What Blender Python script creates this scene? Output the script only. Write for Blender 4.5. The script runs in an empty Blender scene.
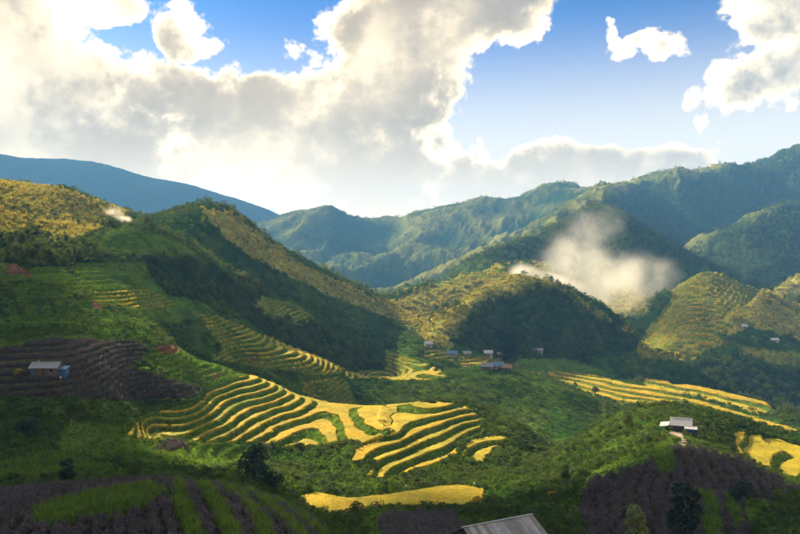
import bpy, bmesh, math, random
import numpy as np
from math import radians, sin, cos, pi
from mathutils import Vector, Matrix

# ------------------------------------------------------------------ camera, sky, sun, exposure
scene = bpy.context.scene
COL = scene.collection
FPX, CX, CY = 750.0, 400.0, 267.0          # focal length and centre in the photograph's pixels
cam_data = bpy.data.cameras.new('camera')
cam_data.sensor_width = 36.0
cam_data.lens = 36.0 * FPX / 800.0
cam_data.clip_start = 0.5
cam_data.clip_end = 60000
cam = bpy.data.objects.new('camera', cam_data)
COL.objects.link(cam)
cam.location = (0, 0, 0)
cam.rotation_euler = (radians(90), 0, 0)   # looks along +Y, level
scene.camera = cam

SUN_AZ, SUN_EL = radians(-35), radians(26)  # azimuth measured from +Y towards +X
sun_dir = Vector((sin(SUN_AZ) * cos(SUN_EL), cos(SUN_AZ) * cos(SUN_EL), sin(SUN_EL)))
sun_data = bpy.data.lights.new('sun', 'SUN')
sun_data.energy = 5.0
sun_data.angle = radians(0.6)
sun_data.color = (1.0, 0.82, 0.52)
sun = bpy.data.objects.new('sun', sun_data)
COL.objects.link(sun)
sun.rotation_euler = sun_dir.to_track_quat('Z', 'Y').to_euler()
sun.location = (0, 0, 500)

vs = scene.view_settings
vs.view_transform = 'Standard'
vs.look = 'None'
vs.exposure = 1.5
vs.gamma = 1.0
vs.use_curve_mapping = False
scene.cycles.use_denoising = True
scene.cycles.use_adaptive_sampling = True
scene.cycles.adaptive_threshold = 0.03
scene.cycles.max_bounces = 6
scene.cycles.diffuse_bounces = 2
scene.cycles.glossy_bounces = 1
scene.cycles.transmission_bounces = 3
scene.cycles.transparent_max_bounces = 4
scene.cycles.volume_bounces = 4
scene.cycles.caustics_reflective = False
scene.cycles.caustics_refractive = False

world = bpy.data.worlds.new('World')
scene.world = world
world.use_nodes = True
SKY_STRENGTH = 0.09
HAZE_DENSITY = 1.4e-4


class NT:
    """tiny wrapper that chains shader nodes"""
    def __init__(self, tree):
        self.t = tree
        self.n = tree.nodes
        self.l = tree.links

    def node(self, kind, **kw):
        n = self.n.new(kind)
        for k, v in kw.items():
            setattr(n, k, v)
        return n

    def link(self, a, b):
        self.l.new(a, b)

    def put(self, sock, v):
        if isinstance(v, bpy.types.NodeSocket):
            self.l.new(v, sock)
        else:
            sock.default_value = v

    def math(self, op, a, b=0.0, c=0.0, clamp=False):
        n = self.n.new('ShaderNodeMath')
        n.operation = op
        n.use_clamp = clamp
        self.put(n.inputs[0], a)
        self.put(n.inputs[1], b)
        self.put(n.inputs[2], c)
        return n.outputs[0]

    def vmath(self, op, a, b=(0, 0, 0)):
        n = self.n.new('ShaderNodeVectorMath')
        n.operation = op
        self.put(n.inputs[0], a)
        self.put(n.inputs[1], b)
        return n.outputs['Value'] if op in ('DOT_PRODUCT', 'LENGTH') else n.outputs[0]

    def vscale(self, a, s):
        n = self.n.new('ShaderNodeVectorMath')
        n.operation = 'SCALE'
        self.put(n.inputs[0], a)
        self.put(n.inputs['Scale'], s)
        return n.outputs[0]

    def smooth(self, v, lo, hi, a=0.0, b=1.0):
        n = self.n.new('ShaderNodeMapRange')
        n.interpolation_type = 'SMOOTHSTEP'
        self.put(n.inputs[0], v)
        for i, q in enumerate((lo, hi, a, b)):
            self.put(n.inputs[i + 1], q)
        return n.outputs[0]

    def mix(self, f, a, b, blend='MIX'):
        n = self.n.new('ShaderNodeMix')
        n.data_type = 'RGBA'
        n.blend_type = blend
        self.put(n.inputs[0], f)
        self.put(n.inputs[6], a)
        self.put(n.inputs[7], b)
        return n.outputs[2]

    def noise(self, vec, scale, detail=4.0, rough=0.55, dist=0.0, lac=2.0):
        n = self.n.new('ShaderNodeTexNoise')
        self.put(n.inputs['Vector'], vec)
        n.inputs['Scale'].default_value = scale
        n.inputs['Detail'].default_value = detail
        n.inputs['Roughness'].default_value = rough
        n.inputs['Lacunarity'].default_value = lac
        n.inputs['Distortion'].default_value = dist
        return n.outputs[0]


def pix_dir(px, py):
    v = Vector(((px - CX) / FPX, 1.0, (CY - py) / FPX))
    return v.normalized()


def build_sky():
    w = NT(world.node_tree)
    w.n.clear()
    out = w.node('ShaderNodeOutputWorld')
    bg = w.node('ShaderNodeBackground')
    bg.inputs['Strength'].default_value = SKY_STRENGTH
    w.link(bg.outputs[0], out.inputs['Surface'])
    sky = w.node('ShaderNodeTexSky')
    sky.sky_type = 'NISHITA'
    sky.sun_disc = False
    sky.sun_elevation = SUN_EL
    sky.sun_rotation = SUN_AZ
    sky.altitude = 1500
    sky.air_density = 1.0
    sky.dust_density = 1.6
    sky.ozone_density = 2.0
    tc = w.node('ShaderNodeTexCoord')
    D = tc.outputs['Generated']

    # cloud density over the view direction, as a group so that it can be read again towards the sun
    def density_group(fine):
        g = bpy.data.node_groups.new('cloud_density', 'ShaderNodeTree')
        g.interface.new_socket('Direction', in_out='INPUT', socket_type='NodeSocketVector')
        g.interface.new_socket('Density', in_out='OUTPUT', socket_type='NodeSocketFloat')
        q = NT(g)
        gi = q.node('NodeGroupInput')
        go = q.node('NodeGroupOutput')
        d = gi.outputs[0]
        sep = q.node('ShaderNodeSeparateXYZ')
        q.link(d, sep.inputs[0])
        az = q.math('ARCTAN2', sep.outputs[0], sep.outputs[1])
        el = q.math('ARCSINE', sep.outputs[2])
        # warp so that the banks' outlines are ragged
        wn = q.node('ShaderNodeTexNoise')
        q.link(d, wn.inputs['Vector'])
        wn.inputs['Scale'].default_value = 6.0
        wn.inputs['Detail'].default_value = 2.0 if fine else 1.0
        wn.inputs['Roughness'].default_value = 0.6
        ws = q.node('ShaderNodeSeparateColor')
        q.link(wn.outputs['Color'], ws.inputs[0])
        azw = q.math('ADD', az, q.math('MULTIPLY', q.math('SUBTRACT', ws.outputs[0], 0.5), 0.13))
        elw = q.math('ADD', el, q.math('MULTIPLY', q.math('SUBTRACT', ws.outputs[1], 0.5), 0.10))
        cv = q.node('ShaderNodeCombineXYZ')
        q.link(azw, cv.inputs[0])
        q.link(elw, cv.inputs[1])
        cv.inputs[2].default_value = 1.0
        cov = None
        for (px, py, rx, ry, rot, amp) in CLOUDS:
            v = pix_dir(px, py)
            a0, e0 = math.atan2(v.x, v.y), math.asin(v.z)
            c, s = cos(radians(rot)), sin(radians(rot))
            k1 = (c * FPX / rx, s * FPX / rx, -(a0 * c + e0 * s) * FPX / rx)
            k2 = (-s * FPX / ry, c * FPX / ry, -(-a0 * s + e0 * c) * FPX / ry)
            u = q.vmath('DOT_PRODUCT', cv.outputs[0], k1)
            t = q.vmath('DOT_PRODUCT', cv.outputs[0], k2)
            r2 = q.math('MULTIPLY_ADD', t, t, q.math('MULTIPLY', u, u))
            b = q.math('MULTIPLY_ADD', r2, -amp, amp)
            cov = b if cov is None else q.math('SMOOTH_MAX', cov, b, 0.25)
        cov = q.math('MAXIMUM', cov, -1.0)
        # beyond the picture the same broken cloud goes on
        gen = q.math('SUBTRACT', q.math('MULTIPLY', q.noise(d, 1.7, 2.0), 4.5), 2.1)
        side = q.smooth(q.math('ABSOLUTE', az), 0.52, 0.75)
        top = q.smooth(el, 0.42, 0.62)
        side = q.math('MAXIMUM', side, top)
        cov = q.math('MINIMUM', cov, 1.25)
        cov = q.math('ADD', q.math('MULTIPLY', cov, q.math('SUBTRACT', 1.0, side)), q.math('MULTIPLY', gen, side))
        n1 = q.noise(d, 8.0, 8.0 if fine else 3.0, 0.62)
        dv = q.vmath('ADD', d, q.vscale(wn.outputs['Color'], 0.06))
        n2 = q.noise(dv, 16.0, 3.0 if fine else 1.0, 0.5)
        bil = q.math('ABSOLUTE', q.math('SUBTRACT', n2, 0.5))     # puffs with creases between them
        dens = q.math('ADD', cov, q.math('MULTIPLY', q.math('SUBTRACT', n1, 0.5), CLOUD_N1))
        dens = q.math('ADD', dens, q.math('MULTIPLY', q.math('SUBTRACT', bil, 0.1), CLOUD_N2))
        if fine:
            n3 = q.noise(dv, 42.0, 4.0, 0.6)
            dens = q.math('MULTIPLY_ADD', q.math('SUBTRACT', n3, 0.5), 1.7, dens)
        q.link(dens, go.inputs[0])
        return g
    fine_g, soft_g = density_group(True), density_group(False)

    def dens_at(vec, g):
        n = w.node('ShaderNodeGroup')
        n.node_tree = g
        w.link(vec, n.inputs[0])
        return n.outputs[0]
    sunv = tuple(pix_dir(*GLOW))
    d0 = dens_at(D, fine_g)
    to = w.vmath('SUBTRACT', sunv, D)
    ton = w.vmath('NORMALIZE', to)
    d1 = dens_at(w.vmath('ADD', D, w.vscale(ton, 0.022)), soft_g)
    d2 = dens_at(w.vmath('ADD', D, w.vscale(ton, 0.065)), soft_g)
    alpha = w.smooth(d0, -0.12, 0.42)
    lump = w.smooth(w.noise(D, 5.0, 6.0, 0.60), 0.38, 0.62)       # thick grey cores against thin bright parts
    body = w.smooth(d0, 0.25, 1.3)
    thick = w.math('ADD', w.math('MULTIPLY', w.math('MAXIMUM', d1, 0.0), 0.42), w.math('MULTIPLY', w.math('MAXIMUM', d2, 0.0), 0.42))
    thick = w.math('ADD', thick, w.math('MULTIPLY', w.math('MULTIPLY', lump, body), 3.2))
    thick = w.math('ADD', thick, w.math('MULTIPLY', w.math('MAXIMUM', w.math('SUBTRACT', d0, 0.35), 0.0), 0.34))
    lit = w.math('EXPONENT', w.math('MULTIPLY', thick, -0.85))
    near = w.math('MAXIMUM', w.vmath('DOT_PRODUCT', w.vmath('NORMALIZE', D), sunv), 0.0)
    fwd = w.math('POWER', near, 7.0)
    fwd2 = w.math('POWER', near, 40.0)
    gain = w.math('ADD', 0.75, w.math('ADD', w.math('MULTIPLY', fwd, 0.5), w.math('MULTIPLY', fwd2, 0.5)))
    litc = w.math('MULTIPLY', lit, gain)
    k = 1.0 / SKY_STRENGTH
    shade = w.mix(fwd, (0.06 * k, 0.08 * k, 0.10 * k, 1), (0.215 * k, 0.155 * k, 0.09 * k, 1))
    bright = (1.0 * k, 0.79 * k, 0.48 * k, 1)
    ccol = w.mix(w.math('MINIMUM', litc, 1.0), shade, bright)
    ccol = w.mix(w.math('MULTIPLY', fwd2, 0.10), ccol, (0.62 * k, 0.50 * k, 0.31 * k, 1), 'ADD')
    glow = w.smooth(w.vmath('DOT_PRODUCT', D, (0, 0, 1)), 0.19, 0.05, 0.0, 0.72)     # low banks are seen through bright vapour
    ccol = w.mix(glow, ccol, (0.92 * k, 0.68 * k, 0.40 * k, 1))
    # blue of the open sky
    blue = w.mix(1.0, sky.outputs[0], SKY_TINT, 'MULTIPLY')
    sepd = w.node('ShaderNodeSeparateXYZ')
    w.link(D, sepd.inputs[0])
    veil = w.smooth(sepd.outputs[2], 0.34, 0.09, 0.0, 0.95)       # thin bright vapour low over the hills
    blue = w.mix(veil, blue, (0.56 * k, 0.49 * k, 0.37 * k, 1))
    col = w.mix(alpha, blue, ccol)
    w.link(col, bg.inputs['Color'])
    world.cycles.sampling_method = 'MANUAL'
    world.cycles.sample_map_resolution = 512


CLOUD_N1, CLOUD_N2 = 3.6, 2.8
SKY_TINT = (0.105, 0.26, 0.48, 1)
GLOW = (285, 165)
# (px, py, half width, half height, turn, weight) of every cloud bank in view
CLOUDS = [
    (30, 118, 130, 78, 0, 2.0), (200, 150, 170, 76, -8, 2.0), (330, 150, 150, 85, -12, 2.0),
    (395, 60, 95, 85, 20, 1.8), (450, 12, 98, 48, 5, 1.9), (10, 40, 62, 62, 0, 1.5),
    (105, 8, 48, 17, -5, 0.7), (188, 26, 34, 19, 0, 0.8), (292, 40, 24, 12, 0, 0.6),
    (420, 190, 80, 62, 0, 1.7), (520, 194, 130, 36, 3, 1.7), (615, 172, 112, 27, -3, 1.5),
    (778, 66, 72, 34, 25, 1.2), (785, 6, 56, 42, 10, 1.3), (645, 54, 40, 8, 4, 0.45), (606, 43, 10, 15, 25, 0.5),
    (699, 124, 11, 9, 0, 0.28), (797, 97, 22, 12, 0, 0.5), (726, 150, 9, 5, 0, 0.2),
]
build_sky()

# ------------------------------------------------------------------ numpy helpers
RNG = np.random.default_rng(7)


def _hash(ix, iy, seed):
    h = (ix.astype(np.int64) * 374761393 + iy.astype(np.int64) * 668265263 + seed * 974711) & 0xffffffff
    h = ((h ^ (h >> 13)) * 1274126177) & 0xffffffff
    h = h ^ (h >> 16)
    return h


_ANG = np.linspace(0, 2 * np.pi, 256, endpoint=False)
_GX, _GY = np.cos(_ANG).astype(np.float32), np.sin(_ANG).astype(np.float32)


def perlin(x, y, seed=0):
    ix, iy = np.floor(x), np.floor(y)
    fx, fy = (x - ix).astype(np.float32), (y - iy).astype(np.float32)
    ix, iy = ix.astype(np.int64), iy.astype(np.int64)
    u, v = fx * fx * fx * (fx * (fx * 6 - 15) + 10), fy * fy * fy * (fy * (fy * 6 - 15) + 10)
    r = []
    for a in (0, 1):
        for b in (0, 1):
            h = _hash(ix + a, iy + b, seed) & 255
            r.append(_GX[h] * (fx - a) + _GY[h] * (fy - b))
    return ((r[0] * (1 - v) + r[1] * v) * (1 - u) + (r[2] * (1 - v) + r[3] * v) * u) * 1.5


def fbm(x, y, octaves=4, seed=0, gain=0.5):
    s, a, t = 0, 1.0, 0
    for o in range(octaves):
        s = s + a * perlin(x * 2 ** o + 17.3 * o, y * 2 ** o - 9.1 * o, seed + o)
        t += a
        a *= gain
    return s / t


def ridged(x, y, octaves=4, seed=0, gain=0.5):
    s, a, t = 0, 1.0, 0
    for o in range(octaves):
        s = s + a * (1 - 2 * np.abs(perlin(x * 2 ** o + 5.7 * o, y * 2 ** o + 3.3 * o, seed + o)))
        t += a
        a *= gain
    return s / t


def sstep(x, lo, hi):
    t = np.clip((x - lo) / (hi - lo), 0, 1)
    return t * t * (3 - 2 * t)


def in_poly(px, py, poly):
    inside = np.zeros(px.shape, bool)
    n = len(poly)
    for i in range(n):
        x0, y0 = poly[i]
        x1, y1 = poly[(i + 1) % n]
        if y0 == y1:
            continue
        c = ((y0 > py) != (y1 > py)) & (px < (x1 - x0) * (py - y0) / (y1 - y0) + x0)
        inside ^= c
    return inside


# ------------------------------------------------------------------ the lie of the land
# Each landform is a set of survey points; (px, row, d) reads as the ground point d metres ahead that is sighted at that bearing and dip.
SURVEY = {
 'near_hillside': [
  (-200,900,5),(100,900,5),(400,900,5),(700,900,5),(1000,900,5),
  (-200,640,28),(0,640,28),(200,640,28),(400,640,28),(600,640,28),(800,640,28),(1000,640,28),
  (-200,560,68),(-80,555,70),(0,548,72),(100,545,75),(200,545,78),(300,552,80),(400,556,84),(470,562,76),(550,566,76),(650,560,82),(740,556,82),(800,552,82),(900,548,82),(1000,540,82),
  (-200,500,104),(-80,500,104),(0,500,105),(60,489,108),(150,482,110),(220,490,108),(280,508,105),(320,530,98),
  (-200,505,126),(-80,500,128),(0,490,130),(80,484,132),(150,480,136),(220,486,138),(280,500,138),
  (-200,440,160),(-80,460,160),(0,455,160),(60,452,165),(110,452,172),(170,458,180),(235,482,165),(260,470,178),
  (350,520,122),(420,518,128),(480,520,122),(300,515,138),(330,528,112),
  (540,520,118),(600,530,110),(560,495,155),(600,500,140),(515,495,170),
  (305,512,160),(350,512,167),(400,511,169),(440,507,171),(480,505,172)],
 'viewpoint_shoulder': [
  (-600,900,5),(-1000,900,5),(-600,620,28),(-1000,600,28),(-600,470,68),(-1000,380,50),
  (-1000,140,90),(-850,110,120),(-725,120,160),(-612,140,200),(-490,160,240),(-391,180,275),(-313,200,305),(-250,216,340),
  (-433,434,90),(-300,390,150),(-237,262,205),(-420,250,150),
  (-1000,130,200),(-1000,170,300),(-600,180,300),(-600,192,400),(-1000,200,500),(-600,212,500),(-600,230,700),(-1000,235,700),
  (-600,260,1100),(-1000,260,1100),(-600,255,2600),(-1000,255,2600),(-600,198,3300),(-1000,198,3300),(-600,162,3500),(-1000,165,3500),(-600,235,4600),(-1000,235,4600)],
 'paddy_bench': [
  (310,491,186),(350,492,184),(400,491,185),(440,489,186),(478,490,185)],
 'west_fields': [
  (-200,425,178),(-100,422,182),(0,420,186),(60,420,192),(110,424,202),
  (-200,365,192),(-100,385,198),(0,396,194),(60,399,198),(120,402,216),(190,397,252),
  (0,376,206),(40,378,206),(80,378,212),(110,375,232),(170,386,250),
  (-200,322,226),(-100,350,232),(0,349,238),(80,346,250),(150,346,274),(185,356,290),
  (200,375,288),(215,364,305),(240,372,318)],
 'terraced_spur': [
  (150,433,225),(150,419,238),(205,412,250),(207,391,275),(235,380,300),(258,376,318),(280,386,325),(310,397,322),(345,404,318),
  (375,406,300),(400,404,303),(430,399,308),(460,398,311),(485,405,305),(510,418,293),(535,436,280),(552,450,270),
  (225,428,244),(262,438,250),(300,428,270),(320,415,292),(280,415,280),(250,405,280),
  (300,454,242),(260,456,234),(220,453,226),(180,446,216),(330,474,217),
  (352,459,219),(385,477,216),(420,459,236),(460,438,264),(480,430,278),(395,432,252),(402,418,278),(460,410,294),(365,440,245),
  (420,482,212),(460,474,220),(500,462,240),(530,458,255),(350,486,200),(460,484,200)],
 'green_ridge': [
  (345,372,432),(380,376,440),(420,375,448),(450,370,455),(480,366,460),(510,368,460),(540,376,450),(570,387,435),(595,398,420),(612,407,405),
  (300,412,362),(350,426,364),(420,430,366),(480,430,362),(540,450,320),(250,398,356),
  (400,402,398),(460,396,408),(520,406,398),(570,425,365),
  (380,384,490),(450,379,505),(510,374,505)],
 'terraced_slope': [
  (170,303,380),(205,316,395),(240,332,408),(270,343,416),(300,352,422),(330,363,428),
  (220,345,365),(260,360,370),(300,369,374),(200,360,330),(240,380,345),(330,387,374),(165,330,338)],
 'left_hill': [
  (-200,318,262),(-100,322,268),(0,330,268),(60,322,284),(120,320,296),
  (-200,285,312),(-100,290,312),(0,290,312),(60,290,314),(120,290,334),(150,305,355),
  (-200,262,355),(-100,262,352),(0,262,352),(50,260,360),(100,258,385),(150,262,405),
  (-200,245,390),(-100,245,390),(0,246,390),(40,247,405),(70,242,420),(85,234,430),(105,228,436),(130,226,440),(155,231,446),(175,238,456),
  (200,250,476),(230,268,492),(260,288,512),(300,318,535),(340,342,550),(380,358,560),
  (170,285,405),(200,285,438),(220,300,455),(270,325,485),(320,350,500),
  (105,231,470),(140,232,485),(180,248,505),(230,277,545),(280,302,578),(330,324,602),(385,336,620)],
 'golden_ridge': [
  (-200,215,455),(-100,212,455),(0,218,450),(50,221,470),(85,220,500),(120,226,520),
  (-200,196,500),(-100,190,505),(-40,186,510),(0,186,515),(20,190,520),(45,196,528),(65,191,535),(85,200,545),(110,208,558),(130,217,575),
  (150,222,595),(180,215,605),(205,211,612),(225,214,618),(245,228,628),(265,246,638),(290,264,650),(320,277,668),(350,287,690),(385,300,706),(412,317,715),(428,332,720),
  (-200,235,760),(-100,235,760),(0,225,760),(60,232,760),(120,240,780),(180,240,800),(240,258,820),(300,285,850),(350,303,850)],
 'river_valley': [
  (415,352,545),(440,354,560),(480,360,560),(520,357,575),(500,364,530),(440,366,520),
  (-200,265,1100),(-80,265,1100),(50,262,1100),(150,265,1100),(230,275,1100),(300,300,1150),(350,312,1150),(400,318,1050),
  (620,394,590),(700,408,560),(760,420,540),(800,430,520),(900,446,505),(1000,450,500)],
 'wooded_knoll': [
  (425,337,592),(440,319,612),(460,301,640),(485,287,660),(515,280,672),(545,283,677),(570,290,677),(600,305,672),(625,322,662),(645,340,648),(655,352,635),
  (560,354,590),(600,356,600),(470,330,600),(520,322,615),(570,325,620),
  (440,332,740),(480,315,755),(540,312,775),(600,328,770),(640,340,745)],
 'shelf_hill': [
  (380,304,815),(400,294,850),(430,284,880),(470,272,910),(500,266,935),(530,264,955),(560,266,965),
  (400,320,760),(430,311,790),(470,301,815),(510,290,840),
  (380,318,980),(430,303,1020),(480,287,1060),(545,282,1080),
  (600,312,820),(632,304,845),(610,300,900),(585,290,930),(640,290,930)],
 'valley_slope': [
  (600,416,405),(700,432,375),(800,452,335),(900,462,320),(1000,468,320),
  (515,364,610),(560,371,580),(620,382,530),(700,401,455),(760,418,400),(805,431,368),(880,448,345),(1000,458,340),
  (560,388,517),(600,401,467),(640,407,449),(690,413,428),(740,425,392),(805,443,352),
  (510,353,630),(545,351,632),(575,360,615),(636,380,556),(700,391,508),(745,403,464),(782,413,430),(850,430,410),(1000,445,400)],
 'house_hill': [
  (640,530,112),(720,530,112),(800,532,112),(900,530,112),(1000,524,112),
  (620,492,142),(680,476,150),(740,488,145),(640,458,172),(682,446,186),(712,448,186),(742,459,178),(772,473,170),(802,489,162),(860,505,154),(1000,520,146),
  (742,462,205),(775,474,200),(805,486,196),(860,496,190),
  (738,441,232),(770,450,226),(800,463,215),(800,442,248),(770,440,245),(860,470,220),(860,452,250),(1000,480,210),(1000,455,250),
  (682,433,214),(640,442,200),(590,432,246),(620,413,258),(660,405,268),(700,408,272),(740,418,276),(780,429,280),(830,436,284),(1000,446,290),
  (560,472,200),(600,466,200),(620,446,216),(570,450,236),
  (700,444,322),(800,464,330),(625,434,312),(580,440,300),(900,474,336),(1000,478,336)],
 'terraced_hill': [
  (660,384,606),(700,388,598),(760,404,586),(800,410,580),(900,412,580),(1000,412,580),
  (645,356,668),(690,355,660),(740,360,660),(800,374,650),(900,380,650),(1000,380,650),
  (628,340,735),(642,322,775),(656,306,805),(670,291,830),(684,280,852),(698,272,868),(712,270,878),(728,275,880),(746,284,876),(770,295,868),(800,306,858),(860,322,850),(1000,332,850),
  (665,328,715),(690,325,712),(720,325,714),(760,334,708),(680,303,768),(705,299,775),(735,302,775),(770,316,768),(700,283,825),(725,285,828),
  (660,334,960),(720,326,985),(800,332,950),(900,342,940),(1000,342,940)],
 'smoky_hills': [
  (470,262,1160),(490,251,1185),(520,239,1220),(550,225,1260),(575,213,1290),(592,207,1300),(615,215,1300),(645,231,1290),(680,247,1270),(720,264,1240),(752,282,1200),
  (520,262,1110),(590,252,1130),(640,262,1090),(590,230,1220),(680,272,1080),(700,284,1060),
  (500,266,1420),(560,247,1460),(620,245,1500),(700,282,1400),
  (758,301,1030),(776,288,1045),(800,276,1060),(850,263,1075),(1000,255,1080),(790,309,985),(860,302,980),
  (760,305,1130),(830,300,1150),(1000,295,1150)],
 'fore_mountain': [
  (692,260,1480),(706,248,1502),(730,230,1542),(756,215,1580),(780,207,1600),(800,208,1602),(860,210,1602),(1000,214,1600),
  (725,272,1360),(765,258,1390),(810,252,1390),(1000,255,1390),
  (720,256,1790),(785,240,1860),(870,240,1860),(1000,240,1860)],
 'right_mountain': [
  (480,256,1720),(510,241,1740),(540,228,1770),(570,213,1800),(600,204,1820),
  (560,206,2200),(585,197,2250),(610,191,2300),(640,184,2300),(660,177,2300),(680,174,2300),(700,177,2300),(725,170,2300),(745,171,2300),(765,162,2300),(782,157,2300),(800,156,2300),(860,150,2300),(1000,160,2300),
  (650,218,1980),(700,220,2000),(745,198,2080),(800,185,2100),(900,185,2100),
  (600,245,2900),(680,225,2900),(780,210,2900),(1000,210,2900)],
 'central_mountain': [
  (255,229,2880),(275,221,2880),(300,214,2880),(325,210,2880),(345,210,2880),(365,217,2880),(395,219,2880),(420,213,2880),(450,206,2880),(490,200,2880),(530,194,2880),(560,191,2880),(585,194,2880),(625,204,2880),
  (230,262,2340),(300,250,2430),(345,262,2250),(352,270,2115),(400,246,2385),(440,231,2520),(385,262,2520),(330,240,2520),(430,256,2205),
  (300,290,1750),(350,297,1700),(390,296,1650),(450,272,1950),(420,272,2150),(480,262,2070),(520,225,2430),(160,262,2340),(60,255,2340),(-80,255,2340),(-200,255,2340),
  (250,255,3150),(330,250,3150),(420,250,3150),(520,235,3150),(640,240,3150),(800,240,3150),(1000,240,3150)],
 'distant_range': [
  (-200,165,3500),(-100,160,3500),(-40,158,3500),(0,161,3500),(40,166,3500),(80,170,3500),(106,174,3500),(130,182,3500),(160,187,3500),(186,188,3500),(202,197,3500),(228,206,3500),(250,213,3500),(275,223,3500),(300,232,3500),
  (400,240,3500),(550,240,3500),(700,240,3500),(850,240,3500),(1000,240,3500),
  (-200,198,3300),(-100,196,3300),(0,197,3300),(100,205,3300),(200,220,3300),(280,240,3300),
  (-200,235,4600),(0,235,4600),(200,245,4600),(400,250,4600),(600,250,4600),(800,250,4600),(1000,250,4600)],
}
FORMS = list(SURVEY)
_pts, _own = [], []
for i, k in enumerate(FORMS):
    for p in SURVEY[k]:
        _pts.append(p)
        _own.append(i)
_pts = np.array(_pts, float)
_own = np.array(_own)
KX, KU = 1 / 100.0, 3.0
_A = np.stack([_pts[:, 0] * KX, np.log(_pts[:, 2]) * KU], 1)
_V = _pts[:, 1]


def _phi(r2):
    return 0.5 * r2 * np.log(r2 + 1e-9)


_n = len(_A)
_r2 = ((_A[:, None] - _A[None]) ** 2).sum(-1)
_K = _phi(_r2) - 0.0 + np.eye(_n) * 0.012
_P = np.concatenate([np.ones((_n, 1)), _A], 1)
_M = np.block([[_K, _P], [_P.T, np.zeros((3, 3))]])
_W = np.linalg.solve(_M, np.concatenate([_V, np.zeros(3)]))
# coarse sheet
CXS = np.arange(-1000, 1000.1, 5.0)
CUS = np.arange(math.log(5.0), math.log(4600.0) + 0.02, 0.014)
_gx, _gu = np.meshgrid(CXS * KX, CUS * KU)
_q = np.stack([_gx.ravel(), _gu.ravel()], 1)
_rows = np.empty(len(_q))
_owng = np.empty(len(_q), int)
for s in range(0, len(_q), 4000):
    e = min(s + 4000, len(_q))
    r2 = ((_q[s:e, None] - _A[None]) ** 2).sum(-1)
    _rows[s:e] = _phi(r2) @ _W[:_n] + _W[_n] + _q[s:e] @ _W[_n + 1:]
    _owng[s:e] = _own[r2.argmin(1)]
ROWS = _rows.reshape(_gx.shape)
OWN = _owng.reshape(_gx.shape)


def _cubic(t):
    return np.stack([-0.5 * t + t * t - 0.5 * t ** 3, 1 - 2.5 * t * t + 1.5 * t ** 3, 0.5 * t + 2 * t * t - 1.5 * t ** 3, -0.5 * t * t + 0.5 * t ** 3])


def base_row(px, d):
    """smooth sighted row of the ground at bearing px and distance d"""
    fx = np.clip((px - CXS[0]) / (CXS[1] - CXS[0]), 1, len(CXS) - 3.001)
    fu = np.clip((np.log(d) - CUS[0]) / (CUS[1] - CUS[0]), 1, len(CUS) - 3.001)
    ix, iu = fx.astype(int), fu.astype(int)
    wx, wu = _cubic(fx - ix), _cubic(fu - iu)
    r = 0
    for a in range(4):
        rr = 0
        for b in range(4):
            rr = rr + wx[b] * ROWS[iu + a - 1, ix + b - 1]
        r = r + wu[a] * rr
    return r


# grid of the ground sheet: fine where terraces are seen, coarser beyond
_c = np.concatenate([np.arange(-1000, -200, 16.0), np.arange(-200, -24, 5.0), np.arange(-24, 824, 1.2), np.arange(824, 1001, 5.0)])
_u = [math.log(5.0)]
while _u[-1] < math.log(4600.0):
    d = math.exp(_u[-1])
    st = 0.03 if d < 50 else 0.0068 if d < 100 else 0.0036 if d < 180 else 0.0027 if d < 345 else 0.0034 if d < 560 else 0.0052 if d < 850 else 0.009 if d < 1500 else 0.012
    _u.append(_u[-1] + st)
GD = np.exp(np.array(_u))
GP = _c
NR, NC = len(GD), len(GP)
PX, DD = np.meshgrid(GP, GD)
ROW = base_row(PX, DD)
XX = (PX - CX) / FPX * DD
YY = DD.copy()
ZZ = (CY - ROW) / FPX * DD


def own_at(px, d):
    fx = np.clip(np.round((px - CXS[0]) / (CXS[1] - CXS[0])), 0, len(CXS) - 1).astype(int)
    fu = np.clip(np.round((np.log(d) - CUS[0]) / (CUS[1] - CUS[0])), 0, len(CUS) - 1).astype(int)
    return OWN[fu, fx]


OWNV = own_at(PX + 12 * fbm(XX / (0.06 * DD + 5), YY / (0.06 * DD + 5), 2, 90), DD * (1 + 0.015 * perlin(XX / (0.05 * DD + 5), YY / (0.05 * DD + 5), 91)))

ZSM = ZZ + 0.2 * fbm(XX / 40, YY / 40, 2, 12)          # the smooth lie of the land, for dug terraces
# ragged relief in metres, growing with the size of the landform
far = sstep(DD, 700, 2200)
amp = 0.35 + 0.0032 * np.minimum(DD, 700)
ZZ += amp * fbm(XX / 34, YY / 34, 4, 11)
ZZ += 0.25 * sstep(DD, 40, 120) * fbm(XX / 6.0, YY / 6.0, 3, 21)
ZZ += sstep(DD, 480, 900) * (1 - sstep(DD, 1500, 2600)) * 11.0 * (ridged(XX / 110, YY / 170, 4, 31) - 0.3)
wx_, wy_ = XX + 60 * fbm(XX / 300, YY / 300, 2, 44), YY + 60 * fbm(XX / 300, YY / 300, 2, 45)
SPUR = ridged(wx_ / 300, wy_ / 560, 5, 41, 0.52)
ZZ += far * (1 - 0.8 * sstep(DD, 3000, 3300)) * (72.0 - 30.0 * sstep(DD, 2200, 2600)) * (SPUR - 0.36)
ZZ += sstep(DD, 3050, 3400) * 10.0 * ridged(wx_ / 900, wy_ / 1300, 5, 51, 0.55)


# ------------------------------------------------------------------ fields, terraces and what grows where
PR = CY - FPX * ZZ / DD                      # sighted row of every ground vertex
jx = 3.0 * fbm(XX / 7, YY / 7, 2, 61)
jy = 1.2 * fbm(XX / 7, YY / 7, 2, 62)


def region(poly, d0, d1, jit=1.0):
    return in_poly(PX + jx * jit, PR + jy * jit, poly) & (DD > d0) & (DD < d1)


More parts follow.
